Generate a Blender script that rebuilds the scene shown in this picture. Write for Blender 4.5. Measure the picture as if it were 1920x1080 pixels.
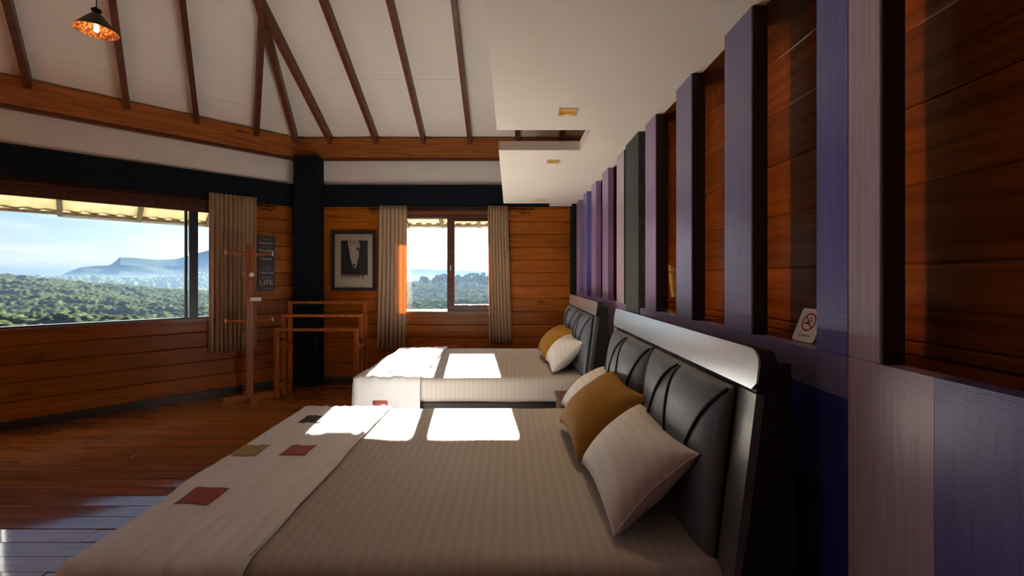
import bpy, bmesh, math, random
import numpy as np
from mathutils import Matrix, Vector

for o in list(bpy.data.objects):
    bpy.data.objects.remove(o)
scene = bpy.context.scene
COL = scene.collection
random.seed(7)

# ------------------------------------------------------------------ camera
F = 804.0                    # focal length in pixels of the 1920 px frame
H = 1.40                     # eye height
cam = bpy.data.cameras.new('camera')
cam.sensor_fit = 'HORIZONTAL'
cam.sensor_width = 36.0
cam.lens = 36.0 * F / 1920.0
cam.shift_x = 3.0 / 1920.0
cam.shift_y = -20.0 / 1920.0
cam.clip_start = 0.02
cam.clip_end = 20000
camo = bpy.data.objects.new('camera', cam)
camo.location = (0, 0, H)
camo.rotation_euler = (math.pi / 2, 0, 0)
COL.objects.link(camo)
scene.camera = camo

# ------------------------------------------------------------------ view, sky, sun
vs = scene.view_settings
vs.view_transform = 'Standard'
vs.look = 'None'
vs.exposure = 0.47
vs.gamma = 1.0
vs.use_curve_mapping = False

SUN_DIR = Vector((-0.0945, 1.0, 0.356)).normalized()     # towards the sun
SUN_STRENGTH = 92.0
SKY_STRENGTH = 0.10

world = bpy.data.worlds.new('sky')
scene.world = world
world.use_nodes = True
nt = world.node_tree
nt.nodes.clear()
wo = nt.nodes.new('ShaderNodeOutputWorld')
wb = nt.nodes.new('ShaderNodeBackground')
sky = nt.nodes.new('ShaderNodeTexSky')
sky.sky_type = 'NISHITA'
sky.sun_disc = False
sky.sun_elevation = math.asin(SUN_DIR.z)
sky.sun_rotation = math.atan2(SUN_DIR.x, SUN_DIR.y)
sky.altitude = 1800
sky.air_density = 1.0
sky.dust_density = 2.4
sky.ozone_density = 2.0
tc = nt.nodes.new('ShaderNodeTexCoord')
mp = nt.nodes.new('ShaderNodeMapping')
mp.inputs['Scale'].default_value = (2.2, 2.2, 13.0)
mp.inputs['Location'].default_value = (7.7, 5.2, 0.55)
nz = nt.nodes.new('ShaderNodeTexNoise')
nz.inputs['Scale'].default_value = 1.6
nz.inputs['Detail'].default_value = 7
nz.inputs['Roughness'].default_value = 0.58
rp = nt.nodes.new('ShaderNodeValToRGB')
rp.color_ramp.elements[0].position = 0.43
rp.color_ramp.elements[1].position = 0.56
sp = nt.nodes.new('ShaderNodeSeparateXYZ')
mr = nt.nodes.new('ShaderNodeMapRange')         # clouds lie low over the horizon
mr.inputs['From Min'].default_value = 0.02
mr.inputs['From Max'].default_value = 0.15
mr.inputs['To Min'].default_value = 1.0
mr.inputs['To Max'].default_value = 0.10
mul = nt.nodes.new('ShaderNodeMath')
mul.operation = 'MULTIPLY'
mx = nt.nodes.new('ShaderNodeMix')
mx.data_type = 'RGBA'
mx.inputs['B'].default_value = (10.0, 9.8, 9.6, 1)
L = nt.links.new
L(tc.outputs['Generated'], mp.inputs['Vector'])
L(mp.outputs['Vector'], nz.inputs['Vector'])
L(nz.outputs['Fac'], rp.inputs['Fac'])
L(tc.outputs['Generated'], sp.inputs['Vector'])
L(sp.outputs['Z'], mr.inputs['Value'])
L(rp.outputs['Color'], mul.inputs[0])
L(mr.outputs['Result'], mul.inputs[1])
L(mul.outputs['Value'], mx.inputs['Factor'])
L(sky.outputs['Color'], mx.inputs['A'])
L(mx.outputs['Result'], wb.inputs['Color'])
wb.inputs['Strength'].default_value = SKY_STRENGTH
L(wb.outputs['Background'], wo.inputs['Surface'])

sl = bpy.data.lights.new('sun', 'SUN')
sl.energy = SUN_STRENGTH
sl.color = (1.0, 0.96, 0.89)
sl.angle = math.radians(0.6)
so = bpy.data.objects.new('sun', sl)
so.rotation_euler = SUN_DIR.to_track_quat('Z', 'Y').to_euler()
so.location = (-2, 20, 8)
COL.objects.link(so)

# ------------------------------------------------------------------ helpers
def tag(o, label=None, cat=None, group=None, kind=None):
    if label: o['label'] = label
    if cat: o['category'] = cat
    if group: o['group'] = group
    if kind: o['kind'] = kind
    return o

def empty(name, loc=(0, 0, 0), rz=0.0, label=None, cat=None, group=None, kind=None):
    o = bpy.data.objects.new(name, None)
    o.location = loc
    o.rotation_euler = (0, 0, rz)
    o.empty_display_size = 0.1
    COL.objects.link(o)
    return tag(o, label, cat, group, kind)

def root_inv(parent):
    r = parent
    while r.parent is not None:
        r = r.parent
    return (Matrix.Translation(r.location) @ r.rotation_euler.to_matrix().to_4x4()).inverted()

def put(name, verts, faces, mat, parent=None, smooth=False, world=True):
    """link one mesh object; verts in world space, stored in the thing's own space"""
    if parent is not None and world:
        m = root_inv(parent)
        verts = [m @ Vector(v) for v in verts]
    me = bpy.data.meshes.new(name)
    me.from_pydata([tuple(v) for v in verts], [], faces)
    me.validate()
    bm = bmesh.new()
    bm.from_mesh(me)
    bmesh.ops.recalc_face_normals(bm, faces=bm.faces)
    bm.to_mesh(me)
    bm.free()
    if smooth:
        me.polygons.foreach_set('use_smooth', [True] * len(me.polygons))
    if mat is not None:
        me.materials.append(mat)
    o = bpy.data.objects.new(name, me)
    COL.objects.link(o)
    if parent is not None:
        o.parent = parent
    return o

class MB:
    def __init__(self):
        self.v, self.f = [], []
    def add(self, v, f):
        b = len(self.v)
        self.v += [Vector(p) for p in v]
        self.f += [[i + b for i in q] for q in f]
        return self
    def box(self, x0, x1, y0, y1, z0, z1, m=None):
        v = [Vector((x, y, z)) for z in (z0, z1) for y in (y0, y1) for x in (x0, x1)]
        if m is not None: v = [m @ p for p in v]
        return self.add(v, [[0, 2, 3, 1], [4, 5, 7, 6], [0, 1, 5, 4], [2, 6, 7, 3], [0, 4, 6, 2], [1, 3, 7, 5]])
    def cbox(self, x0, x1, y0, y1, z0, z1, c, m=None):
        """box with every edge chamfered"""
        v = []
        for ax in range(3):
            for s in (0, 1):
                lo, hi = [x0, y0, z0], [x1, y1, z1]
                a, b = [k for k in range(3) if k != ax]
                for (p, q) in ((0, 0), (1, 0), (1, 1), (0, 1)):
                    w = [0, 0, 0]
                    w[ax] = hi[ax] if s else lo[ax]
                    w[a] = (hi[a] - c) if p else (lo[a] + c)
                    w[b] = (hi[b] - c) if q else (lo[b] + c)
                    v.append(Vector(w))
        if m is not None: v = [m @ p for p in v]
        bm = bmesh.new()
        for p in v: bm.verts.new(p)
        r = bmesh.ops.convex_hull(bm, input=bm.verts)
        bmesh.ops.dissolve_limit(bm, angle_limit=0.01, verts=bm.verts, edges=bm.edges)
        bm.verts.index_update()
        vv = [p.co.copy() for p in bm.verts]
        ff = [[p.index for p in f.verts] for f in bm.faces]
        bm.free()
        return self.add(vv, ff)
    def prism(self, poly, vec):
        n = len(poly)
        vec = Vector(vec)
        a = [Vector(p) for p in poly]
        b = [p + vec for p in a]
        return self.add(a + b, [list(range(n))[::-1], list(range(n, 2 * n))] + [[i, (i + 1) % n, n + (i + 1) % n, n + i] for i in range(n)])
    def tube(self, pts, r, n=8, closed=False):
        pts = [Vector(p) for p in pts]
        m = len(pts)
        rr = r if isinstance(r, (list, tuple)) else [r] * m
        rings = []
        t0 = (pts[1] - pts[0]).normalized()
        up = Vector((0, 0, 1)) if abs(t0.z) < 0.9 else Vector((1, 0, 0))
        for i, p in enumerate(pts):
            t = (pts[min(i + 1, m - 1)] - pts[max(i - 1, 0)]).normalized()
            a = t.cross(up).normalized()
            b = t.cross(a).normalized()
            up = -b if (-b).dot(up) > 0 else b
            rings.append([p + (a * math.cos(2 * math.pi * k / n) + up * math.sin(2 * math.pi * k / n)) * rr[i] for k in range(n)])
        v = [q for ring in rings for q in ring]
        f = [[i * n + k, i * n + (k + 1) % n, (i + 1) * n + (k + 1) % n, (i + 1) * n + k] for i in range(m - 1) for k in range(n)]
        f += [list(range(n))[::-1], [(m - 1) * n + k for k in range(n)]]
        return self.add(v, f)
    def lathe(self, prof, c, n=24, m=None):
        c = Vector(c)
        v = []
        for (r, z) in prof:
            for k in range(n):
                p = Vector((r * math.cos(2 * math.pi * k / n), r * math.sin(2 * math.pi * k / n), z))
                if m is not None: p = m @ p
                v.append(c + p)
        f = [[i * n + k, i * n + (k + 1) % n, (i + 1) * n + (k + 1) % n, (i + 1) * n + k] for i in range(len(prof) - 1) for k in range(n)]
        return self.add(v, f)
    def build(self, name, mat, parent=None, smooth=False):
        return put(name, self.v, self.f, mat, parent, smooth)

def slab(us, vs_, keep, t0, t1, fn):
    """plate cut into cells on a grid of lines; cells not kept are openings. fn(u, v, t) gives the point"""
    m = MB()
    nu, nv = len(us) - 1, len(vs_) - 1
    K = [[keep((us[i] + us[i + 1]) / 2, (vs_[j] + vs_[j + 1]) / 2) for j in range(nv)] for i in range(nu)]
    idx = {}
    V = []
    def vid(i, j, k):
        if (i, j, k) not in idx:
            idx[(i, j, k)] = len(V)
            V.append(Vector(fn(us[i], vs_[j], (t0, t1)[k])))
        return idx[(i, j, k)]
    Fs = []
    for i in range(nu):
        for j in range(nv):
            if not K[i][j]: continue
            Fs.append([vid(i, j, 0), vid(i, j + 1, 0), vid(i + 1, j + 1, 0), vid(i + 1, j, 0)])
            Fs.append([vid(i, j, 1), vid(i + 1, j, 1), vid(i + 1, j + 1, 1), vid(i, j + 1, 1)])
            if i == 0 or not K[i - 1][j]: Fs.append([vid(i, j, 0), vid(i, j, 1), vid(i, j + 1, 1), vid(i, j + 1, 0)])
            if i == nu - 1 or not K[i + 1][j]: Fs.append([vid(i + 1, j, 0), vid(i + 1, j + 1, 0), vid(i + 1, j + 1, 1), vid(i + 1, j, 1)])
            if j == 0 or not K[i][j - 1]: Fs.append([vid(i, j, 0), vid(i + 1, j, 0), vid(i + 1, j, 1), vid(i, j, 1)])
            if j == nv - 1 or not K[i][j + 1]: Fs.append([vid(i, j + 1, 0), vid(i, j + 1, 1), vid(i + 1, j + 1, 1), vid(i + 1, j + 1, 0)])
    return m.add(V, Fs)

def vnoise(x, y, seed=0):
    """smooth value noise in 2D for numpy arrays, -1..1"""
    x = np.asarray(x, float); y = np.asarray(y, float)
    xi = np.floor(x).astype(np.int64); yi = np.floor(y).astype(np.int64)
    fx = x - xi; fy = y - yi
    fx = fx * fx * (3 - 2 * fx); fy = fy * fy * (3 - 2 * fy)
    def h(a, b):
        n = (a * 374761393 + b * 668265263 + seed * 974634777) & 0x7fffffff
        n = ((n ^ (n >> 13)) * 1274126177) & 0x7fffffff
        n = n ^ (n >> 16)
        return (n & 0xffff) / 32767.5 - 1.0
    a = h(xi, yi); b = h(xi + 1, yi); c = h(xi, yi + 1); d = h(xi + 1, yi + 1)
    return (a * (1 - fx) + b * fx) * (1 - fy) + (c * (1 - fx) + d * fx) * fy

def rbox(x0, x1, y0, y1, z0, z1, r, nx, ny, nz_, skip=None, disp=None):
    """rounded box on a fine grid. skip(face centre) drops faces, disp(p, n) moves points"""
    idx, V, Fs = {}, [], []
    lo = Vector((x0, y0, z0)); hi = Vector((x1, y1, z1))
    N = (nx, ny, nz_)
    def place(i, j, k):
        p = Vector([lo[a] + (hi[a] - lo[a]) * (i, j, k)[a] / N[a] for a in range(3)])
        q = Vector([min(max(p[a], lo[a] + r), hi[a] - r) for a in range(3)])
        d = p - q
        if d.length > 1e-9:
            n = d.normalized()
            p = q + n * r
        else:
            n = Vector((0, 0, 1))
        if disp is not None:
            p = p + disp(p, n)
        return p
    def vid(i, j, k):
        if (i, j, k) not in idx:
            idx[(i, j, k)] = len(V)
            V.append(place(i, j, k))
        return idx[(i, j, k)]
    def face(ids):
        if skip is not None:
            c = (V[ids[0]] + V[ids[1]] + V[ids[2]] + V[ids[3]]) / 4
            if skip(c): return
        Fs.append(ids)
    for i in range(nx):
        for j in range(ny):
            for k in (0, nz_):
                face([vid(i, j, k), vid(i + 1, j, k), vid(i + 1, j + 1, k), vid(i, j + 1, k)])
    for i in range(nx):
        for k in range(nz_):
            for j in (0, ny):
                face([vid(i, j, k), vid(i + 1, j, k), vid(i + 1, j, k + 1), vid(i, j, k + 1)])
    for j in range(ny):
        for k in range(nz_):
            for i in (0, nx):
                face([vid(i, j, k), vid(i, j + 1, k), vid(i, j + 1, k + 1), vid(i, j, k + 1)])
    used = sorted({i for f in Fs for i in f})
    mp_ = {u: n for n, u in enumerate(used)}
    return MB().add([V[u] for u in used], [[mp_[i] for i in f] for f in Fs])

def text_mesh(name, s, size, mat, parent, M, align='CENTER', depth=0.0008):
    cu = bpy.data.curves.new(name, 'FONT')
    cu.body = s
    cu.size = size
    cu.align_x = align
    cu.align_y = 'CENTER'
    cu.extrude = depth
    cu.resolution_u = 3
    t = bpy.data.objects.new(name, cu)
    COL.objects.link(t)
    dg = bpy.context.evaluated_depsgraph_get()
    me = bpy.data.meshes.new_from_object(t.evaluated_get(dg))
    bpy.data.objects.remove(t)
    inv = root_inv(parent)
    me.transform(inv @ M)
    me.materials.clear()
    me.materials.append(mat)
    o = bpy.data.objects.new(name, me)
    COL.objects.link(o)
    o.parent = parent
    return o

# ------------------------------------------------------------------ materials
def new_mat(name):
    m = bpy.data.materials.new(name)
    m.use_nodes = True
    t = m.node_tree
    t.nodes.clear()
    out = t.nodes.new('ShaderNodeOutputMaterial')
    b = t.nodes.new('ShaderNodeBsdfPrincipled')
    t.links.new(b.outputs['BSDF'], out.inputs['Surface'])
    return m, t, b, out

def c4(c): return (c[0], c[1], c[2], 1.0)

def srgb(r, g, b):
    def f(x):
        x /= 255.0
        return x / 12.92 if x <= 0.04045 else ((x + 0.055) / 1.055) ** 2.4
    return (f(r), f(g), f(b))

def wood(name, dark, mid, light, rot=0.0, scale=(1.2, 22, 22), rough=0.42, coat=0.05, rand=0.22, bump=0.12, knots=True, spec=0.2):
    m, t, b, out = new_mat(name)
    N, K = t.nodes.new, t.links.new
    tc = N('ShaderNodeTexCoord'); oi = N('ShaderNodeObjectInfo')
    mp = N('ShaderNodeMapping')
    mp.inputs['Rotation'].default_value = (0, 0, rot)
    mp2 = N('ShaderNodeMapping')
    mp2.inputs['Scale'].default_value = scale
    cx = N('ShaderNodeCombineXYZ'); ml = N('ShaderNodeMath'); ml.operation = 'MULTIPLY'; ml.inputs[1].default_value = 37.0
    K(oi.outputs['Random'], ml.inputs[0])
    K(ml.outputs[0], cx.inputs[0]); K(ml.outputs[0], cx.inputs[2])
    K(tc.outputs['Object'], mp.inputs['Vector'])
    K(mp.outputs['Vector'], mp2.inputs['Vector'])
    K(cx.outputs[0], mp2.inputs['Location'])
    n1 = N('ShaderNodeTexNoise'); n1.inputs['Scale'].default_value = 1.6; n1.inputs['Detail'].default_value = 8; n1.inputs['Roughness'].default_value = 0.62; n1.inputs['Distortion'].default_value = 0.6
    K(mp2.outputs['Vector'], n1.inputs['Vector'])
    r = N('ShaderNodeValToRGB')
    e = r.color_ramp.elements
    e[0].position = 0.30; e[0].color = c4(dark)
    e[1].position = 0.72; e[1].color = c4(light)
    k = e.new(0.50); k.color = c4(mid)
    K(n1.outputs['Fac'], r.inputs['Fac'])
    hs = N('ShaderNodeHueSaturation')
    mr = N('ShaderNodeMapRange'); mr.inputs['To Min'].default_value = 1.0 - rand; mr.inputs['To Max'].default_value = 1.0 + rand
    K(oi.outputs['Random'], mr.inputs['Value'])
    K(mr.outputs['Result'], hs.inputs['Value'])
    K(r.outputs['Color'], hs.inputs['Color'])
    src = hs.outputs['Color']
    if knots:
        mp3 = N('ShaderNodeMapping'); mp3.inputs['Scale'].default_value = (scale[0] * 0.9, scale[1] * 0.16, scale[2] * 0.16)
        K(mp.outputs['Vector'], mp3.inputs['Vector']); K(cx.outputs[0], mp3.inputs['Location'])
        vo = N('ShaderNodeTexVoronoi'); vo.inputs['Scale'].default_value = 1.5
        K(mp3.outputs['Vector'], vo.inputs['Vector'])
        kr = N('ShaderNodeMapRange'); kr.inputs['From Min'].default_value = 0.03; kr.inputs['From Max'].default_value = 0.16; kr.inputs['To Min'].default_value = 0.35; kr.inputs['To Max'].default_value = 1.0
        K(vo.outputs['Distance'], kr.inputs['Value'])
        mm = N('ShaderNodeMix'); mm.data_type = 'RGBA'; mm.blend_type = 'MULTIPLY'; mm.inputs['Factor'].default_value = 1.0
        K(src, mm.inputs['A']); K(kr.outputs['Result'], mm.inputs['B'])
        src = mm.outputs['Result']
    K(src, b.inputs['Base Color'])
    b.inputs['Roughness'].default_value = rough
    b.inputs['Coat Weight'].default_value = coat
    b.inputs['Coat Roughness'].default_value = 0.22
    b.inputs['Specular IOR Level'].default_value = spec
    if bump:
        bp = N('ShaderNodeBump'); bp.inputs['Strength'].default_value = bump; bp.inputs['Distance'].default_value = 0.004
        K(n1.outputs['Fac'], bp.inputs['Height'])
        K(bp.outputs['Normal'], b.inputs['Normal'])
    return m

def plain(name, col, rough=0.6, var=0.08, nscale=6.0, metallic=0.0, bump=0.0, coat=0.0, spec=0.5, bscale=None, stretch=(1, 1, 1)):
    m, t, b, out = new_mat(name)
    N, K = t.nodes.new, t.links.new
    tc = N('ShaderNodeTexCoord'); mp = N('ShaderNodeMapping'); mp.inputs['Scale'].default_value = stretch
    n = N('ShaderNodeTexNoise'); n.inputs['Scale'].default_value = nscale; n.inputs['Detail'].default_value = 5
    K(tc.outputs['Object'], mp.inputs['Vector']); K(mp.outputs['Vector'], n.inputs['Vector'])
    r = N('ShaderNodeValToRGB')
    r.color_ramp.elements[0].position = 0.3; r.color_ramp.elements[0].color = c4([max(0, x * (1 - var)) for x in col])
    r.color_ramp.elements[1].position = 0.7; r.color_ramp.elements[1].color = c4([x * (1 + var) for x in col])
    K(n.outputs['Fac'], r.inputs['Fac']); K(r.outputs['Color'], b.inputs['Base Color'])
    b.inputs['Roughness'].default_value = rough
    b.inputs['Metallic'].default_value = metallic
    b.inputs['Coat Weight'].default_value = coat
    b.inputs['Specular IOR Level'].default_value = spec
    if bump:
        n2 = N('ShaderNodeTexNoise'); n2.inputs['Scale'].default_value = bscale or nscale * 8; n2.inputs['Detail'].default_value = 4
        K(mp.outputs['Vector'], n2.inputs['Vector'])
        bp = N('ShaderNodeBump'); bp.inputs['Strength'].default_value = bump; bp.inputs['Distance'].default_value = 0.01
        K(n2.outputs['Fac'], bp.inputs['Height']); K(bp.outputs['Normal'], b.inputs['Normal'])
    return m

def striped(name, a, bcol, axis, freq, rough=0.55, sheen=0.2, wear=0.06):
    """woven satin stripes along one object axis"""
    m, t, b, out = new_mat(name)
    N, K = t.nodes.new, t.links.new
    tc = N('ShaderNodeTexCoord'); s = N('ShaderNodeSeparateXYZ')
    K(tc.outputs['Object'], s.inputs['Vector'])
    ml = N('ShaderNodeMath'); ml.operation = 'MULTIPLY'; ml.inputs[1].default_value = 2 * math.pi * freq
    K(s.outputs[axis], ml.inputs[0])
    sn = N('ShaderNodeMath'); sn.operation = 'SINE'; K(ml.outputs[0], sn.inputs[0])
    r = N('ShaderNodeMapRange'); r.inputs['From Min'].default_value = -0.35; r.inputs['From Max'].default_value = 0.35
    K(sn.outputs[0], r.inputs['Value'])
    mx = N('ShaderNodeMix'); mx.data_type = 'RGBA'; mx.inputs['A'].default_value = c4(a); mx.inputs['B'].default_value = c4(bcol)
    K(r.outputs['Result'], mx.inputs['Factor'])
    K(mx.outputs['Result'], b.inputs['Base Color'])
    rr = N('ShaderNodeMapRange'); rr.inputs['To Min'].default_value = rough; rr.inputs['To Max'].default_value = rough + 0.10
    K(r.outputs['Result'], rr.inputs['Value']); K(rr.outputs['Result'], b.inputs['Roughness'])
    b.inputs['Specular IOR Level'].default_value = 0.25
    n2 = N('ShaderNodeTexNoise'); n2.inputs['Scale'].default_value = 9.0; n2.inputs['Detail'].default_value = 5
    K(tc.outputs['Object'], n2.inputs['Vector'])
    bp = N('ShaderNodeBump'); bp.inputs['Strength'].default_value = 0.15; bp.inputs['Distance'].default_value = 0.01
    K(n2.outputs['Fac'], bp.inputs['Height']); K(bp.outputs['Normal'], b.inputs['Normal'])
    return m

def translucent(name, a, bcol, trans, mixf, axis=None, freq=60.0, nscale=40):
    m, t, b, out = new_mat(name)
    N, K = t.nodes.new, t.links.new
    t.nodes.remove(b)
    tc = N('ShaderNodeTexCoord')
    n = N('ShaderNodeTexNoise'); n.inputs['Scale'].default_value = nscale; n.inputs['Detail'].default_value = 3
    mp = N('ShaderNodeMapping')
    mp.inputs['Scale'].default_value = (1, 1, 0.05) if axis else (1, 1, 1)
    K(tc.outputs['Object'], mp.inputs['Vector']); K(mp.outputs['Vector'], n.inputs['Vector'])
    r = N('ShaderNodeValToRGB')
    r.color_ramp.elements[0].position = 0.4; r.color_ramp.elements[0].color = c4(a)
    r.color_ramp.elements[1].position = 0.6; r.color_ramp.elements[1].color = c4(bcol)
    K(n.outputs['Fac'], r.inputs['Fac'])
    d = N('ShaderNodeBsdfDiffuse'); K(r.outputs['Color'], d.inputs['Color'])
    tr = N('ShaderNodeBsdfTranslucent'); tr.inputs['Color'].default_value = c4(trans)
    mx = N('ShaderNodeMixShader'); mx.inputs['Fac'].default_value = mixf
    K(d.outputs[0], mx.inputs[1]); K(tr.outputs[0], mx.inputs[2]); K(mx.outputs[0], out.inputs['Surface'])
    return m

def emissive(name, col, strength, base=(0.8, 0.8, 0.8)):
    m, t, b, out = new_mat(name)
    b.inputs['Base Color'].default_value = c4(base)
    b.inputs['Emission Color'].default_value = c4(col)
    b.inputs['Emission Strength'].default_value = strength
    return m

def glass(name):
    m, t, b, out = new_mat(name)
    N, K = t.nodes.new, t.links.new
    t.nodes.remove(b)
    tr = N('ShaderNodeBsdfTransparent'); tr.inputs['Color'].default_value = (0.97, 0.985, 0.98, 1)
    gl = N('ShaderNodeBsdfGlossy'); gl.inputs['Roughness'].default_value = 0.02
    fr = N('ShaderNodeFresnel'); fr.inputs['IOR'].default_value = 1.35
    mx = N('ShaderNodeMixShader')
    K(fr.outputs[0], mx.inputs['Fac']); K(tr.outputs[0], mx.inputs[1]); K(gl.outputs[0], mx.inputs[2]); K(mx.outputs[0], out.inputs['Surface'])
    return m

A45 = math.radians(45)
M = {}
WD, WM, WL = (0.20, 0.048, 0.003), (0.29, 0.077, 0.004), (0.38, 0.116, 0.008)
M['plank_x'] = wood('varnished_pine_planks', WD, WM, WL)
M['plank_l'] = wood('varnished_pine_planks_angled', WD, WM, WL, rot=-A45)
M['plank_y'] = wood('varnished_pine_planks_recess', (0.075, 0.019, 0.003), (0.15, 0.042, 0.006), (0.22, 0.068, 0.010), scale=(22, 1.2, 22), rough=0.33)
M['floor'] = wood('polished_floor_boards', (0.13, 0.030, 0.003), (0.24, 0.060, 0.004), (0.33, 0.092, 0.008), scale=(1.0, 18, 18), rough=0.55, coat=1.0, rand=0.14, bump=0.04, spec=0.1)
_fb = M['floor'].node_tree.nodes['Principled BSDF']
_fb.inputs['Coat Roughness'].default_value = 0.085
_fb.inputs['Coat IOR'].default_value = 1.7
M['beam_x'] = wood('eave_beam_wood', (0.22, 0.065, 0.016), (0.38, 0.125, 0.028), (0.48, 0.18, 0.045), rough=0.5, coat=0.1)
M['beam_l'] = wood('eave_beam_wood_angled', (0.22, 0.065, 0.016), (0.38, 0.125, 0.028), (0.48, 0.18, 0.045), rot=-A45, rough=0.5, coat=0.1)
M['rafter'] = wood('dark_rafter_wood', (0.055, 0.015, 0.007), (0.105, 0.030, 0.012), (0.15, 0.046, 0.018), rough=0.45, coat=0.1, knots=False)
M['frame'] = wood('dark_window_wood', (0.035, 0.012, 0.008), (0.075, 0.028, 0.018), (0.12, 0.045, 0.028), rough=0.4, coat=0.2, knots=False)
M['framel'] = wood('red_brown_trim_wood', (0.09, 0.026, 0.012), (0.17, 0.055, 0.022), (0.24, 0.085, 0.035), rough=0.4, coat=0.2, knots=False)
M['rack'] = wood('red_brown_rack_wood', (0.18, 0.044, 0.008), (0.32, 0.083, 0.015), (0.42, 0.125, 0.026), scale=(20, 20, 1.4), rough=0.40, coat=0.10, knots=False)
M['black'] = plain('black_paint', (0.006, 0.010, 0.016), 0.6, 0.25, 8, bump=0.05, spec=0.08)
M['black_alu'] = plain('black_aluminium', (0.016, 0.020, 0.026), 0.35, 0.1, 8)
M['white'] = plain('white_ceiling_paint', (0.77, 0.71, 0.64), 0.8, 0.03, 2.5, bump=0.04)
M['frieze'] = plain('white_plaster', (0.68, 0.65, 0.61), 0.85, 0.05, 3, bump=0.06)
M['soffit'] = plain('soffit_paint', (0.83, 0.76, 0.67), 0.75, 0.02, 2.0)
M['outer'] = plain('outer_render', (0.55, 0.5, 0.42), 0.9, 0.05, 2)
M['base'] = plain('dark_skirting', (0.035, 0.022, 0.016), 0.45, 0.3, 9)
M['glass'] = glass('window_glass')
M['alu'] = plain('grey_sill_track', (0.5, 0.5, 0.5), 0.35, 0.05, 8, metallic=0.6)

# ------------------------------------------------------------------ room plan
D = 5.69                                   # back wall
R2 = math.sqrt(0.5)
CX, CY = -2.83, D                          # corner of back wall and angled wall
SL = 3.6                                   # length of the angled wall
EX, EY = CX - SL * R2, CY - SL * R2        # its far end
REAR = -2.2
XR = 1.15                                  # outer right wall
def LW(s, d, z):                           # point on the angled wall: s along from corner, d into the room
    return Vector((CX - s * R2 + d * R2, CY - s * R2 - d * R2, z))

ZB0, ZB1 = 2.33, 2.617                     # black beam
ZE0, ZE1 = 2.97, 3.226                     # eave beam
SB, SLf, SS = 0.51, 0.565, 0.565           # roof slopes
WZ0, WZ1 = 0.94, 2.235                     # window opening
WX0, WX1 = -1.53, -0.24
LS0, LS1 = 0.85, 3.40

# floor -----------------------------------------------------------------
fm = MB()
fm.prism([(XR, D, -0.12), (CX, CY, -0.12), (EX, EY, -0.12), (EX, REAR, -0.12), (XR, REAR, -0.12)], (0, 0, 0.095))
floor = tag(fm.build('floor', M['base']), 'polished orange-brown timber board floor', None, None, 'structure')
def left_x(y):
    return (y - D + CX) if y > EY else EX
y = D
rowi = 0
while y > REAR + 0.02:
    w = 0.118 + random.uniform(-0.006, 0.006)
    y0 = max(y - w, REAR)
    xs = [None]
    x = EX + random.uniform(0.8, 2.6)
    cuts = []
    while x < 0.9:
        if x > max(left_x(y0), left_x(y)) + 0.4: cuts.append(x)
        x += random.uniform(1.9, 3.0)
    segs = list(zip([None] + cuts, cuts + [1.04]))
    for a, b_ in segs:
        g = 0.0012
        xa0 = (left_x(y0) if a is None else a + g); xa1 = (left_x(y) if a is None else a + g)
        xb = b_ - g
        t0 = random.uniform(-0.0022, 0.0022); t1 = random.uniform(-0.0022, 0.0022)
        c = 0.0025
        bot = [(xa0, y0 + g, -0.025), (xb, y0 + g, -0.025), (xb, y - g, -0.025), (xa1, y - g, -0.025)]
        mid = [(p[0], p[1], -0.004) for p in bot]
        top = [(xa0 + c, y0 + g + c, t0), (xb - c, y0 + g + c, t0), (xb - c, y - g - c, t1), (xa1 + c, y - g - c, t1)]
        put('floor_board', bot + mid + top,
            [[3, 2, 1, 0], [8, 9, 10, 11]] + [[i, (i + 1) % 4, 4 + (i + 1) % 4, 4 + i] for i in range(4)] + [[4 + i, 4 + (i + 1) % 4, 8 + (i + 1) % 4, 8 + i] for i in range(4)],
            M['floor'], floor)
    y = y0
    rowi += 1

# walls -----------------------------------------------------------------
def plank(name, mat, parent, u0, u1, z0, z1, fn, t_back, t_face, c=0.009):
    """one cladding board: fn(u, t, z); the face edges are chamfered so that the joint is a groove"""
    g = 0.0008
    u0 += g; u1 -= g; z0 += g; z1 -= g
    j = random.uniform(-0.0015, 0.0015)
    sgn = 1 if t_face > t_back else -1
    tf = t_face + j
    ts = tf - sgn * c
    ring = lambda t, e: [fn(u0 + e, t, z0 + e), fn(u1 - e, t, z0 + e), fn(u1 - e, t, z1 - e), fn(u0 + e, t, z1 - e)]
    v = ring(t_back, 0) + ring(ts, 0) + ring(tf, c)
    f = [[3, 2, 1, 0], [8, 9, 10, 11]] + [[i, (i + 1) % 4, 4 + (i + 1) % 4, 4 + i] for i in range(4)] + [[4 + i, 4 + (i + 1) % 4, 8 + (i + 1) % 4, 8 + i] for i in range(4)]
    return put(name, v, f, mat, parent)

PITCH = 0.172
rows = []
z = 0.08
while z < ZB0 - 0.01:
    z1 = min(z + PITCH, ZB0 + 0.02)
    rows.append((z, z1)); z = z1

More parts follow.
